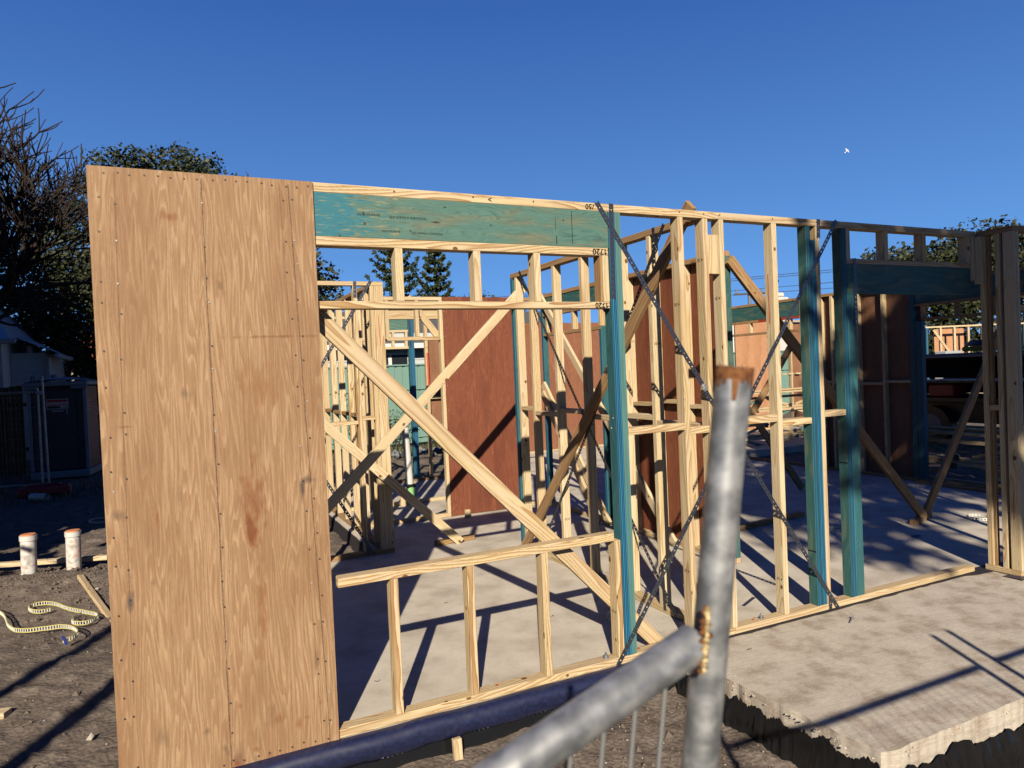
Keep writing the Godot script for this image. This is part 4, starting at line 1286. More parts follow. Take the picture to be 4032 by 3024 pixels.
# ==================================================================== right of the front wall, garage wall, stacks
func build_right_side() -> void:
	var p := thing("porch_return_wall_frame", "pack of upright studs where the porch return meets the front wall", "wall frame", Vector3(6.12, 0, 0.1))
	xb(p, "bottom_plate", 0.004, 0.198, 0.002, 0.045, "pine", 6.08, 6.155)
	xb(p, "top_plate", 0.004, 0.198, 2.652, 2.694, "pine_old", 6.08, 6.155)
	xb(p, "stud", 0.028, 0.068, 0.045, 2.652, "pale", 6.08, 6.155)
	xb(p, "stud", 0.140, 0.178, 0.045, 2.652, "pale", 6.08, 6.155)
	beam(p, "stud", Vector3(6.10, 0.045, 0.07), Vector3(6.135, 2.652, 0.09), "pine_old")
	xb(p, "nogging", 0.070, 0.138, 1.28, 1.32, "pine", 6.082, 6.14)
	beam(p, "hanging_block", Vector3(6.052, 2.28, 0.0), Vector3(6.079, 2.65, 0.06), "pine_b")
	var q := thing("right_front_wall_frame", "right edge wall frame whose broad end stud has a faint red stroke", "wall frame", Vector3(7.2, 0, 0.24))
	zb(q, "bottom_plate", 6.08, 8.9, 0.002, 0.045, "pine_c", 0.20, 0.275)
	zb(q, "top_plate", 6.08, 8.9, 2.652, 2.694, "pine_old", 0.20, 0.275)
	var es := zb(q, "stud", 6.08, 6.118, 0.045, 2.652, "pale", 0.20, 0.275)
	var rl := Geo.new()
	rl.cbox(Vector3.ZERO, Vector3(0.0008, 0.22, 0.006), 0.0)
	part(es, "red_pen_line", rl.mesh(), M["red_paint"], Vector3(6.0788, 0.55, 0.232), Basis(Vector3.RIGHT, 0.03))
	zb(q, "stud", 6.12, 6.158, 0.045, 2.652, "pale", 0.20, 0.275)
	for x in [6.55, 7.0, 7.45, 7.9, 8.35, 8.8]: zb(q, "stud", x, x + 0.04, 0.045, 2.652, "pale", 0.20, 0.275)
	for x in [6.16, 6.60, 7.05]: zb(q, "nogging", x, x + 0.385, 2.05, 2.09, "pine", 0.20, 0.275)
	# a curl of damp course at its foot
	var cg := Geo.new()
	for k in 20:
		var a := k / 20.0
		var b := (k + 1) / 20.0
		cg.quad(Vector3(lerpf(6.0, 8.0, a), 0.001, 0.18), Vector3(lerpf(6.0, 8.0, b), 0.001, 0.18), Vector3(lerpf(6.0, 8.0, b), 0.006 + 0.01 * sin(b * 17.0), 0.33 + 0.03 * sin(b * 6.0)), Vector3(lerpf(6.0, 8.0, a), 0.006 + 0.01 * sin(a * 17.0), 0.33 + 0.03 * sin(a * 6.0)), Vector3.UP)
	var cu := part(self, "damp_proof_strip", cg.mesh(), M["navy"])
	tag(cu, "navy plastic strip curling from under the right hand wall frame", "membrane")
	# wall H: far right wall of the garage
	var h := thing("garage_wall_frame", "far wall of the shaded room, dark brown sheathing, blue post and green lintels", "wall frame", Vector3(9.38, 0, -3.6))
	var x0 := 9.35
	var x1 := 9.42
	xb(h, "bottom_plate", -6.7, -0.6, 0.002, 0.045, "pine_old", x0, x1)
	xb(h, "top_plate", -6.7, -0.6, 2.67, 2.715, "pine_old", x0, x1)
	for z in [-4.71, -4.34, -4.14, -3.69, -3.28]: xb(h, "stud", z, z + 0.042, 0.045, 2.67, "pale", x0, x1)
	xb(h, "post", -2.86, -2.78, 0.045, 2.67, "lvl_blue", x0, x1)
	xb(h, "post", -2.775, -2.69, 0.045, 2.18, "lvl_blue", x0, x1)
	for q2 in [[-4.296, -4.142, 1.34], [-4.096, -3.692, 1.335], [-3.648, -3.282, 1.315], [-3.238, -2.862, 1.345]]: xb(h, "nogging", q2[0], q2[1], q2[2], q2[2] + 0.04, "pine", x0, x1)
	ply_part(h, Vector3(9.422, 0.0, -3.60), Vector3(9.43, 2.71, -2.69), "ply_brown")
	ply_part(h, Vector3(9.422, 0.0, -4.72), Vector3(9.43, 2.71, -3.603), "ply_brown")
	xb(h, "lintel", -2.776, -0.7, 2.415, 2.668, "lvl", 9.36, 9.405)
	xb(h, "head_plate", -2.776, -0.7, 2.375, 2.412, "pine_old", x0, x1)
	for z in [-2.69, -2.24, -1.79, -1.34]: xb(h, "jack_stud", z, z + 0.04, 2.22, 2.373, "pine_old", x0, x1)
	xb(h, "window_head", -2.69, -0.7, 2.18, 2.218, "pine_old", x0, x1)
	xb(h, "lintel", -6.69, -4.715, 2.43, 2.668, "lvl", 9.36, 9.405)
	xb(h, "head_plate", -6.69, -5.60, 2.385, 2.427, "pine_old", x0, x1)
	var rp := beam(h, "head_plate", Vector3(x0, 2.385, -5.598), Vector3(x1, 2.427, -4.715), "red_plate")
	rp.set_meta("label", "head plate sprayed red")
	for z in [-6.6, -5.83, -5.38, -4.95]: xb(h, "jack_stud", z, z + 0.04, 2.215, 2.383, "pale", x0, x1)
	xb(h, "window_head", -6.69, -4.715, 2.175, 2.213, "pine_old", x0, x1)
	# timber lying along its foot
	var lt := beam(self, "loose_timber", Vector3(9.20, 0.002, -2.75), Vector3(9.275, 0.04, -0.9), "pine_old")
	tag(lt, "loose timber lying on the slab along the foot of the garage wall", "timber")
	# trusses stacked flat: pairs of chords with webs and nail plates
	truss_stack("roof_truss", "stacked roof trusses in the sun beyond the doorway", Vector3(9.72, -0.1, -7.35), Vector3.RIGHT, 3.2, 4, 0.27, "sun")
	truss_stack("roof_truss", "stacked roof trusses in the shade beyond the garage opening", Vector3(9.75, -0.02, -3.2), Vector3.BACK, 3.0, 2, 0.29, "shade")
	# boards on top of the shaded stack
	for k in 5:
		var bo := beam(self, "loose_board", Vector3(9.70 + k * 0.17, 0.625 + (k % 2) * 0.04, -3.1 + 0.08 * k), Vector3(9.85 + k * 0.17, 0.66 + (k % 2) * 0.04, -0.4 + 0.1 * k), "pine_ground")
		tag(bo, "weathered board laid on the shaded truss stack, %s" % ["nearest the opening", "second from the opening", "third from the opening", "fourth from the opening", "farthest from the opening"][k], "board", "boards on the shaded stack")
	for k in 3:
		var bo := beam(self, "loose_board", Vector3(9.8, 1.04 + 0.04 * (k % 2), -7.36 - 0.16 * k), Vector3(12.8, 1.075 + 0.04 * (k % 2), -7.24 - 0.16 * k), "pine")
		tag(bo, "pale board laid on the sunny truss stack, %s" % ["the nearest", "the middle one", "the farthest"][k], "board", "boards on the sunny stack")
	truck()

func truss_stack(called: String, label: String, at: Vector3, dir: Vector3, len: float, n: int, step: float, gname: String) -> void:
	var nrm := Vector3.UP.cross(dir).normalized()
	if nrm.dot(Vector3(-1, 0, 1)) < 0.0: nrm = -nrm
	for k in n:
		var y := at.y + k * step
		var t := thing(called, "%s, %s" % [label, ["lowest of its stack", "second from the bottom", "third from the bottom", "topmost of its stack"][3 if k == n - 1 else k]], "roof truss", at + Vector3.UP * k * step, "roof trusses, " + gname)
		var off := nrm * (-0.05 * k)
		var a := Vector3(at.x, y, at.z) + off
		bar(t, "bottom_chord", a + Vector3.UP * 0.02, a + dir * len + Vector3.UP * 0.02, 0.04, 0.09, nrm, "pine")
		bar(t, "top_chord", a + Vector3.UP * (step - 0.03), a + dir * len + Vector3.UP * (step - 0.03), 0.05, 0.09, nrm, "pine")
		var m := 4
		for j in m:
			var f0 := (j + 0.15) / m
			var f1 := (j + 0.9) / m
			var up := j % 2 == k % 2
			var p0 := a + dir * len * f0 + Vector3.UP * (0.05 if up else step - 0.06)
			var p1 := a + dir * len * f1 + Vector3.UP * (step - 0.06 if up else 0.05)
			bar(t, "web", p0 - nrm * 0.01, p1 - nrm * 0.01, 0.05, 0.035, nrm, "lvl_teal" if (j + k) % 3 == 1 else "pine")
			var g := Geo.new()
			for i in 5: g.cbox(Vector3((i - 2) * 0.018, 0, 0), Vector3(0.012, 0.07, 0.003), 0.001)
			g.cbox(Vector3.ZERO, Vector3(0.09, 0.075, 0.0015), 0.0)
			part(t, "nail_plate", g.mesh(), M["galv_strap"], p1 + nrm * 0.05, Basis.looking_at(-nrm, Vector3.UP))

# dark work truck with a tool canopy: side lid open, shelves, crates
func truck() -> void:
	var t := thing("work_truck", "black work truck with its tool canopy lid raised, seen through the garage opening", "truck", Vector3(15.0, -0.1, -4.4))
	var bx := func(n: String, lo: Vector3, hi: Vector3, m: String, ch := 0.01) -> MeshInstance3D:
		var g := Geo.new()
		g.cbox(Vector3.ZERO, hi - lo, ch)
		return part(t, n, g.mesh(), M[m], (lo + hi) * 0.5)
	bx.call("canopy_floor", Vector3(13.9, 0.75, -6.3), Vector3(15.4, 0.85, -2.6), "black_paint")
	bx.call("canopy_back", Vector3(15.35, 0.86, -6.3), Vector3(15.4, 1.20, -2.6), "black_paint")
	bx.call("canopy_roof", Vector3(14.2, 1.66, -6.3), Vector3(15.45, 1.70, -2.6), "black_paint")
	for z in [-6.3, -4.5, -2.65]: bx.call("canopy_pillar", Vector3(14.0, 0.86, z), Vector3(15.34, 1.16, z + 0.05), "black_paint")
	for z in [-6.28, -2.65]: bx.call("canopy_pillar", Vector3(15.2, 1.2, z), Vector3(15.3, 1.66, z + 0.05), "black_paint")
	var lid := Geo.new()
	lid.cbox(Vector3.ZERO, Vector3(1.2, 0.03, 3.5), 0.01)
	var lo := part(t, "lid", lid.mesh(), M["black_paint"], Vector3(13.86, 1.44, -4.45), Basis(Vector3.BACK, -0.36))
	var rim := Geo.new()
	rim.cbox(Vector3.ZERO, Vector3(0.04, 0.05, 3.5), 0.008)
	part(lo, "lid_edge", rim.mesh(), M["grey_paint"], Vector3(13.29, 1.655, -4.45))
	for z in [-6.0, -3.0]:
		var g := Geo.new()
		g.tube(PackedVector3Array([Vector3(13.5, 1.56, z), Vector3(14.1, 1.05, z)]), PackedFloat32Array([0.012, 0.018]), 6)
		part(lo, "gas_strut", g.mesh(), M["galv"])
	bx.call("shelf", Vector3(13.95, 1.12, -6.2), Vector3(15.3, 1.16, -2.7), "black_paint")
	bx.call("chassis", Vector3(14.1, 0.35, -6.2), Vector3(15.3, 0.74, -2.4), "black_paint")
	bx.call("cab", Vector3(13.8, 0.35, -2.2), Vector3(15.5, 1.9, -0.6), "black_paint", 0.12)
	for z in [-5.6, -1.4]:
		var g := Geo.new()
		g.tube(PackedVector3Array([Vector3(13.85, 0.3, z), Vector3(14.1, 0.3, z)]), PackedFloat32Array([0.38, 0.38]), 20)
		var w := part(t, "wheel", g.mesh(), M["black_paint"])
		var g2 := Geo.new()
		g2.tube(PackedVector3Array([Vector3(13.84, 0.3, z), Vector3(13.86, 0.3, z)]), PackedFloat32Array([0.22, 0.22]), 16)
		part(w, "rim", g2.mesh(), M["grey_paint"])
	var c := Geo.new()
	c.cbox(Vector3.ZERO, Vector3(0.4, 0.24, 0.5), 0.02)
	var cr := part(self, "red_crate", c.mesh(), M["red_plastic"], Vector3(14.15, 0.98, -5.45))
	tag(cr, "dark red crate inside the black tool canopy", "crate")
	# hose reel lying on the canopy roof
	var hr := thing("hose_reel", "coiled dark hose on a green reel on top of the black truck", "hose reel", Vector3(14.75, 1.7, -4.9))
	var hg := Geo.new()
	hg.cbox(Vector3.ZERO, Vector3(0.7, 0.09, 0.8), 0.03)
	part(hr, "reel", hg.mesh(), M["bright_green"], Vector3(14.75, 1.78, -4.9))
	var co := Geo.new()
	for k in 3:
		var pts := PackedVector3Array()
		var rr := PackedFloat32Array()
		for i in 25:
			var a := TAU * i / 24
			pts.append(Vector3(14.75 + cos(a) * (0.40 - 0.04 * k), 1.86 + 0.03 * k, -4.9 + sin(a) * (0.46 - 0.04 * k)))
			rr.append(0.03)
		co.tube(pts, rr, 6, false)
	part(hr, "hose", co.mesh(), M["toilet_navy"])

# ==================================================================== temporary props and loose things on the slab
func build_props() -> void:
	var grp := "temporary timber props"
	var a := bar(self, "timber_prop", Vector3(0.86, 2.145, -0.092), Vector3(2.925, 0.02, -0.092), 0.088, 0.032, Vector3.BACK, "pine")
	tag(a, "long grainy diagonal brace crossing the window opening from upper left to lower right", "timber prop", grp)
	var b := bar(self, "timber_prop", Vector3(3.44, 2.575, -2.79 + 0.06), Vector3(0.80, 0.02, -2.73), 0.086, 0.034, Vector3.BACK, "pine_b")
	tag(b, "pale diagonal prop rising from lower left to the teal end stud of the partition", "timber prop", grp)
	var c := thing("timber_prop", "short diagonal prop coming down to a foot block on the sunny slab", "timber prop", Vector3(2.85, 0, -3.3), grp)
	bar(c, "board", Vector3(1.20, 1.66, -3.30), Vector3(2.87, 0.015, -3.30), 0.088, 0.034, Vector3.BACK, "pine_b")
	bar(c, "foot_block", Vector3(2.62, 0.025, -3.36), Vector3(3.05, 0.025, -3.40), 0.045, 0.075, Vector3.BACK, "pine_old")
	var d := bar(self, "timber_prop", Vector3(3.312, 2.765, -0.10), Vector3(3.312, 0.0, -2.74), 0.09, 0.034, Vector3.LEFT, "pine_old")
	tag(d, "brown diagonal brace on the partition, its top poking above the front top plate", "timber prop", grp)
	var e := thing("timber_prop", "long prop from the green stud top down to a block on the shaded slab", "timber prop", Vector3(7.3, 0, -1.3), grp)
	bar(e, "board", Vector3(4.60, 2.62, -1.155), Vector3(7.30, 0.02, -1.32), 0.092, 0.04, Vector3(0, 0, 1), "pine_old")
	bar(e, "foot_block", Vector3(7.02, 0.024, -1.25), Vector3(7.50, 0.024, -1.42), 0.047, 0.08, Vector3.BACK, "pine_old")
	var f := bar(self, "timber_prop", Vector3(7.36, 0.02, -1.37), Vector3(9.30, 2.55, -1.42), 0.09, 0.038, Vector3.BACK, "pine_old")
	tag(f, "grey brown prop rising to the right from the block on the shaded slab", "timber prop", grp)
	var g := bar(self, "timber_prop", Vector3(6.10, 0.02, -3.4), Vector3(7.75, 1.95, -3.4), 0.085, 0.036, Vector3.BACK, "pine_old")
	tag(g, "prop rising right behind the middle stud in the shaded room", "timber prop", grp)
	var h := bar(self, "timber_prop", Vector3(6.15, 1.98, -3.32), Vector3(7.75, 0.02, -3.32), 0.085, 0.036, Vector3.BACK, "pine_old")
	tag(h, "prop falling right behind the middle stud in the shaded room", "timber prop", grp)
	var k1 := bar(self, "timber_prop", Vector3(4.558, 2.69, -4.52), Vector3(4.558, 0.02, -1.98), 0.085, 0.036, Vector3.LEFT, "pine_b")
	tag(k1, "long diagonal brace across the sheathed stud wall from its back top corner", "timber prop", grp)
	var k2 := bar(self, "timber_prop", Vector3(4.52, 1.56, -4.44), Vector3(4.52, 0.02, -3.05), 0.09, 0.036, Vector3.LEFT, "pine_b")
	tag(k2, "shorter diagonal board leaning on the sheathed wall, its upper end free", "timber prop", grp)
	var k3 := bar(self, "timber_prop", Vector3(4.48, 1.45, -4.40), Vector3(4.48, 0.02, -3.20), 0.09, 0.036, Vector3.LEFT, "pine_c")
	tag(k3, "second short board leaning beside the free ended one on the sheathed wall", "timber prop", grp)
	# a long board lying on the slab behind the front wall
	var i := bar(self, "loose_timber", Vector3(4.9, 0.024, -2.05), Vector3(6.5, 0.024, -2.2), 0.075, 0.045, Vector3.UP, "pine_old")
	tag(i, "short timber lying flat on the slab behind the green end stud", "timber")
	var j := bar(self, "loose_timber", Vector3(3.40, 0.0, -4.42), Vector3(3.40, 0.10, -4.42), 0.06, 0.045, Vector3.BACK, "pine_b")
	tag(j, "small pale offcut standing on the slab before the red sheet", "offcut")
	# a stubby upright block by the passage plate
	var k := bar(self, "loose_timber", Vector3(3.0, 0.0, -5.68), Vector3(3.0, 0.17, -5.68), 0.10, 0.045, Vector3.BACK, "pine_b")
	tag(k, "small upright offcut against the passage plate", "offcut")
	# waste pipe standing in the passage
	var w := thing("waste_pipe", "tall white drain pipe standing on the slab in the passage, green collar at its foot", "pipe", Vector3(3.31, 0, -6.36))
	var pg := Geo.new()
	pg.tube(PackedVector3Array([Vector3(3.30, 0.12, -6.36), Vector3(3.26, 0.95, -6.36)]), PackedFloat32Array([0.052, 0.052]), 18)
	part(w, "pipe", pg.mesh(), M["pvc"])
	pg = Geo.new()
	pg.tube(PackedVector3Array([Vector3(3.259, 0.951, -6.36), Vector3(3.257, 0.99, -6.36)]), PackedFloat32Array([0.058, 0.056]), 18)
	part(w, "cap", pg.mesh(), M["white_plastic"])
	pg = Geo.new()
	pg.tube(PackedVector3Array([Vector3(3.305, 0.0, -6.36), Vector3(3.30, 0.14, -6.36)]), PackedFloat32Array([0.07, 0.062]), 18)
	part(w, "collar", pg.mesh(), M["green_plastic"])
	pg = Geo.new()
	pg.cbox(Vector3.ZERO, Vector3(0.13, 0.05, 0.13), 0.01)
	part(w, "strap", pg.mesh(), M["black_paint"], Vector3(3.30, 0.15, -6.36))
	pg = Geo.new()
	pg.tube(PackedVector3Array([Vector3(0, -0.1, 0), Vector3(0, 0.22, 0)]), PackedFloat32Array([0.075, 0.075]), 4)
	var gb := part(self, "grey_pipe_stub", pg.mesh(), M["grey_paint"], Vector3(3.08, -0.05, -7.2))
	tag(gb, "short grey square stub beside the tall white drain pipe", "pipe")
	# coils of slotted strip on the slab
	coil("plastic_coil", "white slotted plastic coil on the slab beside the window jamb stud", Vector3(3.0, 0.0, -0.62), 0.10, 3)
	coil("plastic_coil", "clear plastic ring lying on the shaded slab near the block", Vector3(7.75, 0.0, -1.05), 0.10, 2)
	coil("plastic_coil", "clear plastic ring lying on the shaded slab beside the first green post", Vector3(6.15, 0.0, -1.55), 0.10, 2)
	# metal offcut, nails, scraps
	var so := Geo.new()
	so.cbox(Vector3.ZERO, Vector3(0.22, 0.0015, 0.025), 0.0)
	var sp := part(self, "strap_offcut", so.mesh(), M["galv_strap"], Vector3(3.98, 0.003, -0.42), Basis(Vector3.UP, 0.45))
	tag(sp, "short grey steel strap offcut lying on the slab between studs", "strap")
	var ng := Geo.new()
	ng.tube(PackedVector3Array([Vector3.ZERO, Vector3(0.10, 0.0, 0.0)]), PackedFloat32Array([0.003, 0.003]), 6)
	ng.tube(PackedVector3Array([Vector3(0.10, 0, 0), Vector3(0.106, 0, 0)]), PackedFloat32Array([0.010, 0.010]), 10)
	var nb := part(self, "loose_bolt", ng.mesh(), M["galv"], Vector3(4.22, 0.006, 0.24), Basis(Vector3.UP, 0.55))
	tag(nb, "long bright bolt lying on the porch slab", "bolt")
	for q in [[2.35, -1.28], [2.62, -0.92], [1.25, -0.55], [3.35, 0.22], [2.10, -1.62]]:
		var lg := Geo.new()
		var pts := PackedVector3Array()
		var rr := PackedFloat32Array()
		var an := rg.randf() * TAU
		for s in 5:
			pts.append(Vector3(cos(an) * s * 0.008, 0.003 + 0.002 * sin(s * 2.0), sin(an) * s * 0.008))
			rr.append(0.0018)
			an += rg.randf_range(-0.7, 0.7)
		lg.tube(pts, rr, 4)
		var lo := part(self, "dry_twig", lg.mesh(), M["bark_dark"], Vector3(q[0], -0.001, q[1]))
		tag(lo, "tiny dry twig on the slab, %s" % {2.35: "between the middle and right jack studs", 2.62: "beside the brace foot in the window room", 1.25: "behind the left jack stud", 3.35: "on the porch near the front plate", 2.10: "farthest back in the window room"}[q[0]], "twig", "scraps on the concrete")
	var bs := Geo.new()
	bs.cbox(Vector3.ZERO, Vector3(0.12, 0.004, 0.05), 0.0)
	var bo := part(self, "blue_scrap", bs.mesh(), M["blue_plastic"], Vector3(6.62, 0.003, -0.95), Basis(Vector3.UP, 0.3))
	tag(bo, "scrap of blue plastic on the shaded slab", "scrap")

func coil(called: String, label: String, at: Vector3, r: float, turns: int) -> void:
	var g := Geo.new()
	var n := turns * 40
	var pr := Vector3.ZERO
	for i in n + 1:
		var a := TAU * i / 40.0
		var q := at + Vector3(cos(a) * r * (1.0 + 0.04 * sin(a * 0.37)), 0.003 + 0.006 * i / n, sin(a) * r)
		if i > 0:
			var out := (q - at)
			out.y = 0
			out = out.normalized()
			g.quad(pr, q, q + Vector3.UP * 0.004, pr + Vector3.UP * 0.004, out)
			g.quad(pr + Vector3.UP * 0.022, q + Vector3.UP * 0.022, q + Vector3.UP * 0.027, pr + Vector3.UP * 0.027, out)
			if i % 2 == 0: g.quad(pr + Vector3.UP * 0.004, q + Vector3.UP * 0.004, q + Vector3.UP * 0.022, pr + Vector3.UP * 0.022, out)
		pr = q
	var o := part(self, called, g.mesh(), M["white_plastic"])
	tag(o, label, "coil")

# ==================================================================== the yard on the left
func tubed(p: Node3D, called: String, a: Vector3, b: Vector3, r: float, m: String, sides := 10, r2 := -1.0) -> MeshInstance3D:
	var g := Geo.new()
	g.tube(PackedVector3Array([a, b]), PackedFloat32Array([r, r if r2 < 0.0 else r2]), sides)
	return part(p, called, g.mesh(), M[m])

func boxed(p: Node3D, called: String, lo: Vector3, hi: Vector3, m: String, ch := 0.004) -> MeshInstance3D:
	var g := Geo.new()
	g.cbox(Vector3.ZERO, hi - lo, ch)
	return part(p, called, g.mesh(), M[m], (lo + hi) * 0.5)

func build_yard() -> void:
	# two capped drain risers
	for q in [[-1.07, -4.80, 0.40, "left"], [-0.72, -5.00, 0.42, "right"]]:
		var t := thing("drain_riser", "white drain riser with orange cap, the %s of two in the soil" % q[3], "pipe", Vector3(q[0], -0.12, q[1]), "drain risers in the soil")
		var y := ground_y(q[0], q[1])
		var g := Geo.new()
		g.tube(PackedVector3Array([Vector3(q[0], y - 0.1, q[1]), Vector3(q[0] + 0.008, y + q[2] - 0.06, q[1])]), PackedFloat32Array([0.068, 0.068]), 20)
		part(t, "pipe", g.mesh(), M["pvc_dirty"])
		g = Geo.new()
		g.tube(PackedVector3Array([Vector3(q[0] + 0.008, y + q[2] - 0.06, q[1]), Vector3(q[0] + 0.009, y + q[2] - 0.012, q[1])]), PackedFloat32Array([0.075, 0.075]), 20)
		part(t, "collar", g.mesh(), M["pvc"])
		g = Geo.new()
		g.tube(PackedVector3Array([Vector3(q[0] + 0.009, y + q[2] - 0.012, q[1]), Vector3(q[0] + 0.009, y + q[2], q[1])]), PackedFloat32Array([0.07, 0.064]), 20)
		part(t, "cap", g.mesh(), M["orange_cap"])
	# timbers on the soil
	var a := bar(self, "ground_timber", Vector3(-3.4, -0.05, -6.15), Vector3(-0.42, -0.045, -5.15), 0.045, 0.075, Vector3(0.3, 0, 1), "pine_b")
	tag(a, "long pale timber lying on the soil behind the drain risers", "timber")
	var b := bar(self, "wooden_stake", Vector3(-0.585, 0.0, -4.25), Vector3(-0.21, -0.17, -3.0), 0.05, 0.03, Vector3(0.3, 1, 0.2), "pine_c")
	tag(b, "broken wooden stake leaning from the soil heap beside the plywood", "stake")
	var c := bar(self, "ground_timber", Vector3(-1.05, -0.10, -1.62), Vector3(-0.66, -0.095, -1.46), 0.075, 0.045, Vector3.UP, "pine_b")
	tag(c, "sawn timber offcut end at the lower left picture edge", "offcut")
	var d := bar(self, "wooden_stake", Vector3(1.50, -0.10, 0.10), Vector3(1.505, -0.34, 0.115), 0.045, 0.03, Vector3.BACK, "pine_b")
	tag(d, "short wooden peg driven into the soil under the navy membrane", "stake")
	# the slotted yellow and white strip lying in loops, standing on its edge
	ribbon("edging_strip", "pale yellow slotted strip winding over the soil towards the lower left edge", [[-1.35, -3.95], [-1.09, -3.61], [-0.96, -3.23], [-0.85, -3.08], [-0.69, -3.02], [-0.56, -2.96], [-0.46, -2.78], [-0.46, -2.65], [-0.53, -2.60]], 0.034, "white_plastic", "yellow_plastic")
	ribbon("edging_strip", "pale yellow slotted strip lying in two loops on the soil", [[-0.73, -3.55], [-0.81, -3.52], [-0.89, -3.62], [-0.88, -3.73], [-0.75, -3.72], [-0.59, -3.51], [-0.45, -3.35], [-0.36, -3.2], [-0.38, -3.06], [-0.46, -3.02], [-0.53, -3.12], [-0.48, -3.27]], 0.034, "white_plastic", "yellow_plastic")
	ribbon("plastic_loop", "white plastic loop lying on the soil beside the plywood edge", [[-0.56, -7.72], [-0.66, -7.62], [-0.78, -7.66], [-0.85, -7.82], [-0.80, -8.1], [-0.70, -8.1], [-0.66, -7.95]], 0.02, "white_plastic", "white_plastic")
	var tagg := Geo.new()
	tagg.cbox(Vector3.ZERO, Vector3(0.02, 0.075, 0.003), 0.0)
	var tp := part(self, "blue_tie", tagg.mesh(), M["blue_plastic"], Vector3(-0.515, -0.075, -2.60), Basis(Vector3(0.2, 0, 1).normalized(), 0.35))
	tag(tp, "blue plastic tie around the end of the yellow strip", "tie")
	for q in [[-0.20, -0.9, "stone"], [-0.42, -3.9, "stone"], [-0.92, -8.6, "blue_plastic"], [-0.62, -9.2, "stone"]]:
		var g := Geo.new()
		lump(g, Vector3.ZERO, 0.03, rg)
		var o := part(self, "rubble_piece", g.mesh(), M[q[2]], Vector3(q[0], ground_y(q[0], q[1]) + 0.012, q[1]))
		tag(o, {"stone": "pale stone on the soil, %s" % {-0.20: "nearest the lower left of the plywood", -0.42: "beside the leaning stake", -0.62: "farthest away, in the shade edge"}.get(q[0], ""), "blue_plastic": "scrap of blue plastic lying on the soil in the shade edge"}[q[2]], "rubble", "pieces lying on the soil")
	# bent steel angle by the plywood
	var st := Geo.new()
	st.cbox(Vector3(0, 0, 0), Vector3(0.04, 0.34, 0.004), 0.0)
	st.cbox(Vector3(0.018, 0, 0.02), Vector3(0.004, 0.34, 0.04), 0.0)
	var so := part(self, "steel_angle", st.mesh(), M["galv_strap"], Vector3(-0.42, 0.0, -5.95), Basis(Vector3.BACK, -0.7))
	tag(so, "grey steel angle leaning by the plywood edge", "steel")
	toilet()
	# red barrier foot and white pipe offcut by the fence
	var rb := thing("barrier_foot", "red plastic fence foot block lying in the shade", "fence foot", Vector3(-1.75, 0.02, -11.4))
	boxed(rb, "block", Vector3(-2.25, -0.10, -11.5), Vector3(-1.45, 0.06, -11.2), "red_plastic", 0.03)
	boxed(rb, "ridge", Vector3(-2.1, 0.06, -11.42), Vector3(-1.6, 0.10, -11.28), "red_plastic", 0.015)
	var wp := Geo.new()
	wp.tube(PackedVector3Array([Vector3(-1.95, -0.03, -10.7), Vector3(-1.7, -0.03, -10.5)]), PackedFloat32Array([0.06, 0.06]), 14, false)
	wp.tube(PackedVector3Array([Vector3(-1.95, -0.03, -10.7), Vector3(-1.7, -0.03, -10.5)]), PackedFloat32Array([0.053, 0.053]), 14, false)
	var wo := part(self, "pipe_offcut", wp.mesh(), M["pvc"])
	tag(wo, "short white pipe offcut lying in the shade near the red block", "pipe")
	# weeds along the fence: nobody could count the blades
	var wg := Geo.new()
	var r := RandomNumberGenerator.new()
	r.seed = 19
	for k in 2600:
		var x := r.randf_range(-6.5, -0.9)
		var z := r.randf_range(-12.6, -10.4) if k % 2 else r.randf_range(-17.0, -14.4)
		if k % 5 == 0:
			x = r.randf_range(3.3, 6.5)
			z = r.randf_range(-13.9, -12.6)
		var h := r.randf_range(0.05, 0.22)
		var p := Vector3(x, ground_y(x, z) - 0.02, z)
		var s := Vector3(cos(k * 1.7), 0, sin(k * 1.7)) * 0.012
		var l := Vector3(r.randf_range(-0.08, 0.08), h, r.randf_range(-0.08, 0.08))
		wg.col = Color(0.05, 0.085, 0.025).lerp(Color(0.11, 0.12, 0.045), r.randf())
		wg.tri(p - s, p + s, p + l, s.cross(l).normalized())
	var wm := part(self, "weeds", wg.mesh(), M["leaf"])
	tag(wm, "low green weeds along the foot of the fences", "weeds", "", "stuff")

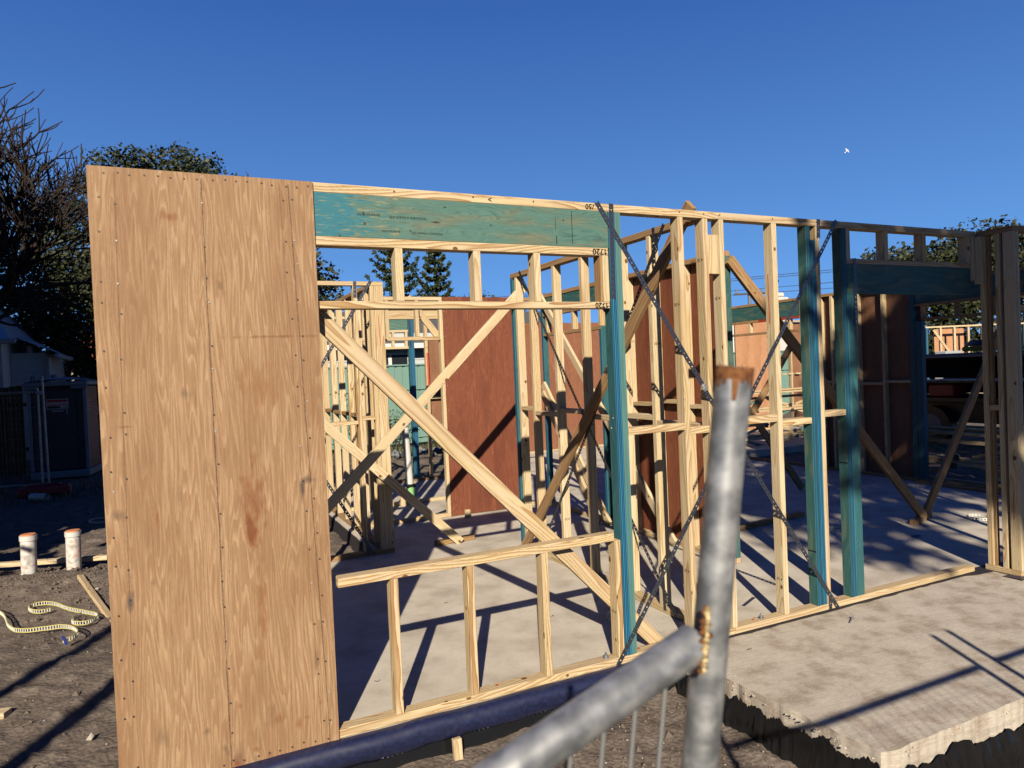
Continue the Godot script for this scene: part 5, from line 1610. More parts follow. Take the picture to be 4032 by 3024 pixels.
func ribbon(called: String, label: String, xy: Array, h: float, m: String, m2: String) -> void:
	var cv := Curve2D.new()
	cv.bake_interval = 0.01
	for i in xy.size():
		var p := Vector2(xy[i][0], xy[i][1])
		var q := Vector2(xy[mini(i + 1, xy.size() - 1)][0], xy[mini(i + 1, xy.size() - 1)][1])
		var o := Vector2(xy[maxi(i - 1, 0)][0], xy[maxi(i - 1, 0)][1])
		var tn := (q - o) * 0.22
		cv.add_point(p, -tn, tn)
	var len := cv.get_baked_length()
	var low_y := -1.0
	for k in 30:
		var q := cv.sample_baked(len * k / 29.0)
		low_y = maxf(low_y, ground_y(q.x, q.y) - 0.012)
	var n := int(len / 0.010)
	var low := Geo.new()
	var rim := Geo.new()
	var pr := Vector3.ZERO
	for i in n + 1:
		var s := cv.sample_baked(len * i / n)
		var p := Vector3(s.x, low_y + 0.012 * sin(i * 0.05) + 0.008 * sin(i * 0.021 + 1.0), s.y)
		if i > 0:
			var side := Vector3.UP.cross(p - pr).normalized()
			var w := side * 0.0025
			for e in [[0.0, 0.18], [0.84, 1.0]]:
				for sg in [-1.0, 1.0]:
					rim.quad(pr + Vector3.UP * h * e[0] + w * sg, p + Vector3.UP * h * e[0] + w * sg, p + Vector3.UP * h * e[1] + w * sg, pr + Vector3.UP * h * e[1] + w * sg, side * sg)
				rim.quad(pr + Vector3.UP * h * e[1] - w, p + Vector3.UP * h * e[1] - w, p + Vector3.UP * h * e[1] + w, pr + Vector3.UP * h * e[1] + w, Vector3.UP)
			if i % 2: low.cbox((p + pr) * 0.5 + Vector3.UP * h * 0.5, Vector3(0.006, h * 0.7, 0.006), 0.0)
		pr = p
	var t := thing(called, label, "plastic strip", Vector3(xy[0][0], -0.12, xy[0][1]))
	part(t, "edge", rim.mesh(), M[m2])
	part(t, "rungs", low.mesh(), M[m]).set_meta("kind", "stuff")

# portable toilet: moulded navy front with door, red side, grey roof and base, hire sign
func toilet() -> void:
	var base := Vector3(-1.82, -0.08, -14.2)
	var t := thing("portable_toilet", "dark navy and red portable toilet with a hire sign on its door, in the shade", "portable toilet", base)
	var th := -0.12
	var R := Basis(Vector3.UP, th).scaled(Vector3.ONE * 0.92)
	var put_box := func(n: String, lo: Vector3, hi: Vector3, m: String, ch := 0.01, par: Node3D = null) -> MeshInstance3D:
		var g := Geo.new()
		g.cbox(Vector3.ZERO, hi - lo, ch)
		return part(t if par == null else par, n, g.mesh(), M[m], base + R * ((lo + hi) * 0.5), R)
	put_box.call("base", Vector3(-0.58, 0.0, -0.6), Vector3(0.58, 0.16, 0.6), "toilet_grey", 0.02)
	put_box.call("body", Vector3(-0.54, 0.16, -0.56), Vector3(0.54, 2.06, 0.53), "toilet_navy", 0.03)
	# red side wall with ribs
	var sw: MeshInstance3D = put_box.call("side_wall", Vector3(0.541, 0.18, -0.54), Vector3(0.556, 2.04, 0.50), "toilet_red", 0.004)
	for k in 9: put_box.call("rib", Vector3(0.556, 0.25 + k * 0.2, -0.5), Vector3(0.566, 0.31 + k * 0.2, 0.46), "toilet_red", 0.004, sw)
	put_box.call("corner_post", Vector3(0.50, 0.16, 0.49), Vector3(0.575, 2.06, 0.565), "toilet_grey", 0.012)
	put_box.call("corner_post", Vector3(-0.575, 0.16, 0.49), Vector3(-0.52, 2.06, 0.565), "toilet_grey", 0.012)
	# roof: a shallow crowned shell with a lower front lip
	var g := Geo.new()
	var n := 12
	for i in n:
		for j in n:
			var q: Array[Vector3] = []
			for k in [[0, 0], [1, 0], [1, 1], [0, 1]]:
				var u: float = -0.62 + 1.24 * (i + k[0]) / n
				var v: float = -0.64 + 1.28 * (j + k[1]) / n
				q.append(Vector3(u, 2.17 + 0.10 * (1.0 - pow(absf(u) / 0.62, 2.0)) * (1.0 - 0.6 * pow(absf(v) / 0.64, 3.0)), v))
			g.quad(q[0], q[1], q[2], q[3], (q[2] - q[0]).cross(q[1] - q[0]).normalized() if (q[2] - q[0]).cross(q[1] - q[0]).y > 0.0 else -(q[2] - q[0]).cross(q[1] - q[0]).normalized())
	g.cbox(Vector3(0, 2.115, 0.6), Vector3(1.24, 0.11, 0.08), 0.02)
	g.cbox(Vector3(0, 2.115, -0.6), Vector3(1.24, 0.11, 0.08), 0.02)
	g.cbox(Vector3(0.58, 2.115, 0), Vector3(0.08, 0.11, 1.12), 0.02)
	g.cbox(Vector3(-0.58, 2.115, 0), Vector3(0.08, 0.11, 1.12), 0.02)
	g.cbox(Vector3(-0.5, 2.03, 0.6), Vector3(0.24, 0.08, 0.07), 0.02)
	g.cbox(Vector3(0.45, 2.03, 0.6), Vector3(0.34, 0.08, 0.07), 0.02)
	var rf := part(t, "roof", g.mesh(), M["toilet_grey"], base, R)
	for x in [-0.55, 0.42]:
		var hk := Geo.new()
		hk.tube(PackedVector3Array([Vector3(x, 2.2, 0.3), Vector3(x + 0.01, 2.3, 0.3), Vector3(x + 0.05, 2.31, 0.3), Vector3(x + 0.06, 2.2, 0.3)]), PackedFloat32Array([0.012, 0.012, 0.012, 0.012]), 6)
		part(rf, "lifting_loop", hk.mesh(), M["black_paint"], base, R)
	var vp := Geo.new()
	vp.tube(PackedVector3Array([Vector3(-0.25, 2.2, -0.3), Vector3(-0.25, 2.34, -0.3)]), PackedFloat32Array([0.07, 0.07]), 12)
	part(rf, "vent", vp.mesh(), M["toilet_grey"], base, R)
	# door with a raised frame, louvres, hinges, latch, sign
	var door: MeshInstance3D = put_box.call("door", Vector3(-0.36, 0.20, 0.531), Vector3(0.34, 1.98, 0.552), "toilet_navy", 0.02)
	for k in 4: put_box.call("louvre", Vector3(-0.22, 0.36 + k * 0.09, 0.552), Vector3(0.24, 0.41 + k * 0.09, 0.572), "toilet_navy", 0.01, door)
	put_box.call("latch", Vector3(0.27, 0.95, 0.552), Vector3(0.32, 1.10, 0.575), "black_paint", 0.006, door)
	put_box.call("lock_plate", Vector3(0.16, 1.42, 0.552), Vector3(0.20, 1.54, 0.558), "toilet_grey", 0.002, door)
	for y in [1.28, 1.74]:
		var h: MeshInstance3D = put_box.call("hinge", Vector3(-0.40, y, 0.552), Vector3(-0.30, y + 0.14, 0.558), "toilet_navy", 0.002, door)
	for y in [1.29, 1.345, 1.40, 1.75, 1.805, 1.86]:
		for x in [-0.385, -0.315]:
			part(door, "rivet", nail_mesh, M["toilet_grey"], base + R * Vector3(x, y, 0.559), R.scaled(Vector3.ONE * 2.2))
	for k in 6: put_box.call("side_louvre", Vector3(0.38, 0.3 + k * 0.1, 0.531), Vector3(0.48, 0.36 + k * 0.1, 0.548), "toilet_navy", 0.01)
	put_box.call("groove_frame", Vector3(0.36, 0.22, 0.531), Vector3(0.37, 1.98, 0.545), "black_paint", 0.002)
	var sg: MeshInstance3D = put_box.call("sign", Vector3(-0.21, 1.555, 0.553), Vector3(0.21, 1.775, 0.560), "sign_white", 0.002, door)
	put_box.call("sign_band", Vector3(-0.20, 1.63, 0.561), Vector3(0.20, 1.765, 0.563), "sign_red", 0.0, door)
	put_box.call("sign_band", Vector3(-0.20, 1.565, 0.561), Vector3(0.20, 1.622, 0.563), "sign_black", 0.0, door)
	lettering(door, "sign_lettering", "KENNARDS", 0.082, M["sign_white"], base + R * Vector3(0.0, 1.677, 0.5645), R, "Droid Sans", 0.001)
	lettering(door, "sign_lettering", "HIRE", 0.062, M["sign_white"], base + R * Vector3(0.115, 1.594, 0.5645), R, "Droid Sans", 0.001)
	put_box.call("notice", Vector3(-0.12, 1.485, 0.553), Vector3(0.12, 1.535, 0.556), "toilet_grey", 0.0, door)
	put_box.call("base_notice", Vector3(-0.06, 0.06, 0.601), Vector3(0.14, 0.11, 0.604), "toilet_grey", 0.0)
	var ssg: MeshInstance3D = put_box.call("sign", Vector3(0.567, 1.50, 0.22), Vector3(0.573, 1.72, 0.44), "sign_white", 0.0, sw)
	put_box.call("sign_band", Vector3(0.574, 1.575, 0.225), Vector3(0.576, 1.71, 0.435), "sign_red", 0.0, sw)
	put_box.call("sign_band", Vector3(0.574, 1.51, 0.225), Vector3(0.576, 1.565, 0.435), "sign_black", 0.0, sw)

# ==================================================================== beyond the house
func weatherboards(p: Node3D, x0: float, x1: float, y0: float, y1: float, z: float, m: String, step := 0.15) -> void:
	var n := int((y1 - y0) / step)
	for k in n:
		var g := Geo.new()
		var h := step * 0.98
		g.quad(Vector3(x0, 0, 0.022), Vector3(x1, 0, 0.022), Vector3(x1, h, 0.004), Vector3(x0, h, 0.004), Vector3(0, 0.12, 1).normalized())
		g.quad(Vector3(x0, 0, 0.022), Vector3(x1, 0, 0.022), Vector3(x1, 0, -0.01), Vector3(x0, 0, -0.01), Vector3.DOWN)
		part(p, "weatherboard", g.mesh(), M[m], Vector3(0, y0 + k * step, z))

func build_back() -> void:
	# teal sheet fence behind the house
	var f := thing("teal_fence", "teal green corrugated sheet fence behind the house frame", "fence", Vector3(6, -0.1, -14))
	for k in 28:
		var x := 2.0 + k * 0.8
		var g := Geo.new()
		for j in 4:
			g.cbox(Vector3(-0.3 + j * 0.2, 0, 0), Vector3(0.13, 2.0, 0.02), 0.004)
			g.cbox(Vector3(-0.2 + j * 0.2, 0, -0.02), Vector3(0.075, 2.0, 0.02), 0.0)
		part(f, "panel", g.mesh(), M["fence_teal"], Vector3(x + 0.4, 0.98, -14.0))
	for y in [0.12, 0.62, 1.35, 1.97]: boxed(f, "rail", Vector3(2.0, y, -13.985), Vector3(24.4, y + 0.04, -13.955), "fence_teal", 0.004)
	# neighbour's house behind it: weatherboard gable, grey tiles, white windows
	var h := thing("neighbour_house", "pale weatherboard house with a grey tiled roof behind the teal fence", "house", Vector3(7, -0.1, -18))
	boxed(h, "wall", Vector3(3.0, -0.1, -21.0), Vector3(12.0, 2.6, -15.62), "weatherboard", 0.0)
	weatherboards(h, 3.0, 12.0, 1.4, 3.0, -15.6, "weatherboard")
	var rf := Geo.new()
	for s in [[Vector3(2.6, 2.55, -15.2), Vector3(12.4, 2.55, -15.2), Vector3(12.0, 3.75, -18.4), Vector3(3.4, 3.75, -18.4)], [Vector3(2.6, 2.55, -21.6), Vector3(12.4, 2.55, -21.6), Vector3(12.0, 3.75, -18.4), Vector3(3.4, 3.75, -18.4)]]:
		rf.quad(s[0], s[1], s[2], s[3], (s[1] - s[0]).cross(s[3] - s[0]).normalized() * signf((s[1] - s[0]).cross(s[3] - s[0]).y))
	var ro := part(h, "roof", rf.mesh(), M["roof_grey"])
	for k in 12:
		var tl := Geo.new()
		tl.cbox(Vector3.ZERO, Vector3(9.4 - k * 0.09, 0.03, 0.30), 0.008)
		part(ro, "tile_course", tl.mesh(), M["roof_grey"], Vector3(7.55, 2.60 + k * 0.098, -15.3 - k * 0.26), Basis(Vector3.RIGHT, 0.36))
	boxed(ro, "fascia", Vector3(2.6, 2.46, -15.18), Vector3(12.4, 2.60, -15.14), "sign_white", 0.004)
	for x in [5.2, 5.75, 6.9]:
		var w := boxed(h, "window", Vector3(x - 0.05, 1.45, -15.58), Vector3(x + 0.5, 2.35, -15.53), "sign_white", 0.004)
		boxed(w, "pane", Vector3(x, 1.5, -15.529), Vector3(x + 0.45, 2.3, -15.525), "dark_glass", 0.0)
	# plants in front of the fence
	for q in [[4.3, -13.4, 1.5], [5.3, -13.5, 1.1], [6.2, -13.3, 1.3]]:
		var pl := thing("climbing_shrub", {1.5: "thin leafy shrub before the teal fence beside the double stud", 1.1: "low leafy shrub before the teal fence behind the white drain pipe", 1.3: "thin leafy shrub before the teal fence behind the blue post"}[q[2]], "shrub", Vector3(q[0], -0.1, q[1]), "shrubs before the teal fence")
		var g := Geo.new()
		var lf := Geo.new()
		for k in 9:
			var pts := PackedVector3Array()
			var rr := PackedFloat32Array()
			var p := Vector3(q[0] + rg.randf_range(-0.2, 0.2), -0.1, q[1])
			var dr := Vector3(rg.randf_range(-0.4, 0.4), 1, rg.randf_range(-0.1, 0.3))
			for i in 7:
				pts.append(p)
				rr.append(0.012 * (1.0 - i / 8.0))
				p += dr.normalized() * q[2] / 6.5
				dr += Vector3(rg.randf_range(-0.35, 0.35), -0.08 * i, rg.randf_range(-0.2, 0.2))
				if i > 1:
					for m in 5: leaf(lf, p + Vector3(rg.randfn(), rg.randfn(), rg.randfn()) * 0.07, 0.05, rg, Color(0.06, 0.10, 0.03), Color(0.12, 0.16, 0.05))
			g.tube(pts, rr, 4, false)
		part(pl, "stem", g.mesh(), M["bark"])
		part(pl, "foliage", lf.mesh(), M["leaf"])
	# debris on the soil behind
	var dg := Geo.new()
	for k in 30: lump(dg, Vector3(rg.randf_range(4.6, 6.0), -0.08 + rg.randf() * 0.06, rg.randf_range(-12.4, -11.6)), rg.randf_range(0.05, 0.13), rg)
	var db := part(self, "rubble_heap", dg.mesh(), M["grey_paint"])
	tag(db, "grey heap of rubble on the soil before the teal fence", "rubble", "", "stuff")
	# the house at the left edge: white wall, weatherboard wing, metal roof, paling fence
	var n := thing("left_neighbour_house", "white neighbour house with weatherboard wing and metal roof at the left edge, in shade", "house", Vector3(-6, -0.1, -20))
	boxed(n, "wall", Vector3(-12.0, -0.1, -24.0), Vector3(-3.55, 3.1, -18.0), "wall_white", 0.0)
	boxed(n, "wing_wall", Vector3(-3.54, -0.1, -24.0), Vector3(-2.75, 2.75, -19.0), "weatherboard", 0.0)
	weatherboards(n, -3.54, -2.75, 0.2, 2.75, -18.985, "weatherboard", 0.17)
	var nr := Geo.new()
	nr.quad(Vector3(-12.4, 4.9, -22.5), Vector3(-4.9, 4.9, -22.5), Vector3(-3.3, 3.05, -17.7), Vector3(-12.4, 3.05, -17.7), Vector3(0, 0.9, 0.4).normalized())
	nr.quad(Vector3(-4.9, 4.9, -22.5), Vector3(-3.3, 3.05, -24.2), Vector3(-3.3, 3.05, -17.7), Vector3(-4.9, 4.9, -22.5), Vector3(0.8, 0.6, 0).normalized())
	nr.cbox(Vector3(-7.8, 3.0, -17.75), Vector3(9.2, 0.12, 0.1), 0.01)
	var no := part(n, "roof", nr.mesh(), M["roof_metal"])
	var wr := Geo.new()
	wr.quad(Vector3(-3.6, 3.35, -21.4), Vector3(-2.55, 2.75, -21.4), Vector3(-2.4, 2.7, -18.7), Vector3(-3.6, 3.25, -18.7), Vector3(0.45, 0.9, 0).normalized())
	wr.cbox(Vector3(-2.45, 2.64, -20.0), Vector3(0.12, 0.12, 2.8), 0.02)
	part(n, "wing_roof", wr.mesh(), M["roof_metal"])
	tubed(n, "downpipe", Vector3(-2.68, 0.0, -18.9), Vector3(-2.68, 2.6, -18.9), 0.045, "weatherboard", 10)
	var tr := thing("tiled_roof_house", "distant orange tiled roof just showing above the portable toilet", "house", Vector3(-1, 0, -34))
	var tg := Geo.new()
	tg.quad(Vector3(-4.2, 2.7, -32.0), Vector3(3.0, 2.7, -32.0), Vector3(2.0, 4.4, -36.0), Vector3(-3.4, 4.4, -36.0), Vector3(0, 0.9, 0.4).normalized())
	var to := part(tr, "roof", tg.mesh(), M["roof_tile"])
	for k in 7:
		var cg := Geo.new()
		cg.cbox(Vector3.ZERO, Vector3(7.0 - 0.25 * k, 0.08, 0.5), 0.02)
		part(to, "tile_course", cg.mesh(), M["roof_tile"], Vector3(-0.6, 2.78 + k * 0.24, -32.2 - k * 0.56), Basis(Vector3.RIGHT, 0.4))
	boxed(tr, "wall", Vector3(-3.9, -0.1, -39.0), Vector3(2.8, 2.7, -32.3), "wall_white", 0.0)
	var pf := thing("paling_fence", "dark timber paling fence at the left behind the mesh panel", "fence", Vector3(-6, -0.1, -15.5))
	for k in 50:
		var x := -9.0 + k * 0.125
		boxed(pf, "paling", Vector3(x, -0.1, -15.5), Vector3(x + 0.118, 1.85 + rg.randf_range(-0.02, 0.02), -15.48), "fence_wood", 0.0)
	for y in [0.4, 1.4]: boxed(pf, "rail", Vector3(-9.0, y, -15.56), Vector3(-2.7, y + 0.08, -15.505), "fence_wood", 0.004)
	# far frame house at the right in full sun
	var fr := thing("distant_house_frame", "sunlit timber house frame far off, seen through the garage opening", "house frame", Vector3(29, 0, -14))
	var dirx := Vector3(0.9, 0, 0.44).normalized()
	var fb := Vector3(27.3, 0, -14.7)
	var nrm := Vector3(-0.44, 0, 0.9)
	bar(fr, "bottom_plate", fb + Vector3.UP * 0.02, fb + dirx * 9.0 + Vector3.UP * 0.02, 0.045, 0.09, nrm, "pale")
	bar(fr, "top_plate", fb + Vector3.UP * 2.72, fb + dirx * 9.0 + Vector3.UP * 2.72, 0.06, 0.09, nrm, "pale")
	for k in 16:
		var s := fb + dirx * (0.05 + k * 0.55)
		bar(fr, "stud", s, s + Vector3.UP * 2.7, 0.08, 0.09, nrm, ["lvl_blue", "pale", "pale", "pale", "pale", "lvl_blue", "lvl_blue"][k % 7])
	for k in 4:
		var s := fb + dirx * (0.7 + k * 2.2) - nrm * 0.6
		var g := Geo.new()
		g.cbox(Vector3.ZERO, Vector3(1.2, 2.6, 0.02), 0.0, 1, Vector2(0.2, 0.5), Vector2(1.2, 2.75))
		part(fr, "plywood_sheet", g.mesh(), M["ply_tan"], s + dirx * 0.6 + Vector3.UP * 1.35, Basis(dirx, Vector3.UP, nrm))
	for k in 3:
		var s := fb + dirx * (0.3 + k * 2.6) + nrm * 0.06
		bar(fr, "diagonal_brace", s + Vector3.UP * 2.6, s + dirx * 1.7 + Vector3.UP * 0.1, 0.09, 0.035, nrm, "pale")
	var mb := thing("meter_box", "grey electrical box with white labels standing before the distant house frame", "meter box", Vector3(24.0, -0.1, -11.5))
	boxed(mb, "cabinet", Vector3(23.6, -0.1, -11.9), Vector3(24.5, 1.75, -11.5), "roof_metal", 0.02)
	boxed(mb, "label_plate", Vector3(24.05, 1.35, -11.498), Vector3(24.42, 1.55, -11.49), "sign_white", 0.0)
	boxed(mb, "label_plate", Vector3(24.05, 1.1, -11.498), Vector3(24.42, 1.22, -11.49), "sign_white", 0.0)
	# white block stack with printed wrap, and a chimney on a roof beyond the garage wall
	var wr2 := thing("wrapped_block_stack", "white wrapped block stack showing above the far top plate", "stack", Vector3(17.0, 0, -14.5))
	boxed(wr2, "stack", Vector3(16.2, 0.0, -15.2), Vector3(17.4, 3.28, -14.2), "sign_white", 0.03)
	boxed(wr2, "print", Vector3(16.5, 3.05, -14.19), Vector3(17.0, 3.1, -14.188), "grey_paint", 0.0)
	var ch := thing("chimney_house", "cream rendered chimney with a dark flue above a far roof", "house", Vector3(24.0, 0, -18.7))
	boxed(ch, "wall", Vector3(22.0, -0.1, -22.0), Vector3(27.0, 3.2, -18.9), "wall_white", 0.0)
	boxed(ch, "chimney", Vector3(23.1, 3.2, -19.2), Vector3(24.2, 4.35, -18.6), "wall_white", 0.05)
	boxed(ch, "chimney_cap", Vector3(23.25, 4.35, -19.1), Vector3(24.05, 4.55, -18.7), "wall_white", 0.05)
	tubed(ch, "flue", Vector3(23.72, 4.5, -18.9), Vector3(23.72, 5.02, -18.9), 0.11, "black_paint", 10)
	tubed(ch, "flue_cap", Vector3(23.72, 5.0, -18.9), Vector3(23.72, 5.1, -18.9), 0.15, "black_paint", 10)
	# power pole and lines
	var pp := thing("power_pole", "grey power pole with a crossarm far behind the right hand rooms", "power pole", Vector3(44.8, 0, -41.9))
	tubed(pp, "pole", Vector3(44.8, -0.1, -41.9), Vector3(44.8, 8.4, -41.9), 0.16, "grey_paint", 8, 0.12)
	var pd := Vector3(0.85, 0, 0.5).normalized()
	bar(pp, "crossarm", Vector3(44.8, 7.3, -41.7) - pd * 1.4, Vector3(44.8, 7.3, -41.7) + pd * 2.2, 0.14, 0.14, Vector3.UP, "fence_wood")
	for s in [-1.2, 0.9, 2.0]: tubed(pp, "insulator", Vector3(44.8, 7.36, -41.7) + pd * s, Vector3(44.8, 7.75, -41.7) + pd * s, 0.06, "grey_paint", 6)
	for k in 4:
		var g := Geo.new()
		var pts := PackedVector3Array()
		var rr := PackedFloat32Array()
		var a := Vector3(20.0, 6.6 + [1.5, 1.4, 0.6, 0.7][k], -57.0 - k * 0.3)
		var b := Vector3(90.0, 10.2 + [1.9, 1.6, 0.6, -0.6][k], -19.0 + k * 0.3)
		for i in 25:
			var t := i / 24.0
			pts.append(a.lerp(b, t) - Vector3.UP * 3.0 * t * (1.0 - t))
			rr.append(0.022)
		g.tube(pts, rr, 4, false)
		var o := part(self, "power_line", g.mesh(), M["black_paint"])
		tag(o, "thin power line in the sky behind the right hand posts, %s" % ["the highest", "the second highest", "the third highest", "the lowest"][k], "power line", "power lines")
	# white bird high in the sky
	var bg := Geo.new()
	var bp := Vector3(105.4, 36.5, -80.0)
	var fw := Vector3(0.6, 0.62, 0.3).normalized()
	bg.tube(PackedVector3Array([bp - fw * 0.32, bp - fw * 0.16, bp + fw * 0.05, bp + fw * 0.2, bp + fw * 0.3]), PackedFloat32Array([0.02, 0.06, 0.08, 0.05, 0.015]), 8)
	var sd := fw.cross(Vector3(0.6, 0.1, -0.8)).normalized()
	for s in [-1.0, 1.0]:
		var w0 := bp + fw * 0.1
		var w1: Vector3 = bp + sd * s * 0.26 + fw * 0.16 + Vector3(0, 0.05, 0)
		var w2: Vector3 = bp + sd * s * 0.5 - fw * 0.06
		var wn := fw.cross(sd).normalized()
		for e in [-1.0, 1.0]:
			bg.quad(w0 + wn * 0.01 * e, w1 + wn * 0.01 * e, w1 - fw * 0.16 + wn * 0.008 * e, w0 - fw * 0.2 + wn * 0.01 * e, wn * e)
			bg.tri(w1 + wn * 0.01 * e, w2, w1 - fw * 0.16 + wn * 0.008 * e, wn * e)
	bg.tri(bp - fw * 0.25, bp - fw * 0.5 + sd * 0.1, bp - fw * 0.5 - sd * 0.1, fw.cross(sd).normalized())
	var bo := part(self, "bird", bg.mesh(), M["feather"])
	tag(bo, "small white bird gliding in the blue sky at upper right", "bird")

# ==================================================================== trees
func leaf(g: Geo, p: Vector3, s: float, r: RandomNumberGenerator, c0: Color, c1: Color) -> void:
	var a := Vector3(r.randfn(), r.randfn() * 0.7, r.randfn()).normalized()
	var b := a.cross(Vector3(r.randfn(), r.randfn(), r.randfn())).normalized()
	var n := a.cross(b)
	var l := s * r.randf_range(0.7, 1.4)
	var w := l * r.randf_range(0.3, 0.45)
	g.col = c0.lerp(c1, r.randf())
	var m := p + a * l * 0.45 + n * l * 0.08
	g.tri(p, m + b * w, p + a * l, n)
	g.tri(p, m - b * w, p + a * l, n)

# blobs: [centre, radii]; leaves sit in clumps, mostly near the outside, leaving gaps
func crown(blobs: Array, clumps: int, per: int, size: float, loose: float, sd: int, c0: Color, c1: Color) -> ArrayMesh:
	var r := RandomNumberGenerator.new()
	r.seed = sd
	var g := Geo.new()
	var vol := 0.0
	var w := PackedFloat32Array()
	for b in blobs:
		vol += b[1].x * b[1].y
		w.append(vol)
	for k in clumps:
		var t := r.randf() * vol
		var i := 0
		while w[i] < t: i += 1
		var d := Vector3(r.randfn(), r.randfn(), r.randfn()).normalized()
		var p: Vector3 = blobs[i][0] + d * (blobs[i][1] as Vector3) * pow(r.randf(), 0.3) * r.randf_range(0.85, 1.08)
		var cc := c0.lerp(c1, r.randf())
		var c2 := c0.lerp(c1, r.randf())
		for j in per: leaf(g, p + Vector3(r.randfn(), r.randfn() * 0.7, r.randfn()) * loose, size, r, cc, c2)
	return g.mesh()

func limbs(root: Vector3, tips: Array, r0: float, sd: int) -> ArrayMesh:
	var r := RandomNumberGenerator.new()
	r.seed = sd
	var g := Geo.new()
	for t in tips:
		var pts := PackedVector3Array()
		var rr := PackedFloat32Array()
		for i in 8:
			var f := i / 7.0
			var p := root.lerp(t, f)
			p.y = lerpf(root.y, t.y, pow(f, 0.75))
			p += Vector3(r.randf_range(-1, 1), 0, r.randf_range(-1, 1)) * 0.12 * f
			pts.append(p)
			rr.append(r0 * (1.0 - 0.85 * f) + 0.012)
		g.tube(pts, rr, 7, false)
	return g.mesh()

func leafy_tree(label: String, at: Vector3, trunk_r: float, blobs: Array, clumps: int, per: int, size: float, loose: float, sd: int, c0: Color, c1: Color, called := "leafy_tree", group := "") -> Node3D:
	var t := thing(called, label, "tree", at, group)
	var tips: Array = []
	for b in blobs: tips.append(b[0] + Vector3(0, b[1].y * 0.3, 0))
	part(t, "trunk", limbs(at, tips, trunk_r, sd), M["bark"])
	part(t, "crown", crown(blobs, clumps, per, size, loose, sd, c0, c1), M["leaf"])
	return t

# bare tree: forks again and again, twigs turn upwards
func fork(g: Geo, p: Vector3, d: Vector3, len: float, rad: float, level: int, r: RandomNumberGenerator) -> void:
	var pts := PackedVector3Array([p])
	var rr := PackedFloat32Array([rad])
	var n := 4
	for i in n:
		d = (d + Vector3(r.randf_range(-1, 1), r.randf_range(-0.5, 0.9), r.randf_range(-1, 1)) * 0.22 + Vector3.UP * 0.05).normalized()
		p += d * len / n
		pts.append(p)
		rr.append(maxf(0.009, rad * (1.0 - 0.38 * (i + 1) / n)))
		if level < 4 and i > 0 and r.randf() < 0.8:
			var s := d.cross(Vector3(r.randfn(), r.randfn(), r.randfn())).normalized()
			fork(g, p, (d * 0.75 + s * 0.75).normalized(), len * r.randf_range(0.5, 0.75), rad * 0.52, level + 1, r)
	g.tube(pts, rr, 6 if level < 2 else 4, false)
	if level < 4:
		for k in 2:
			var s := d.cross(Vector3(r.randfn(), r.randfn(), r.randfn())).normalized()
			fork(g, p, (d + s * 0.55).normalized(), len * r.randf_range(0.6, 0.85), rad * 0.6, level + 1, r)

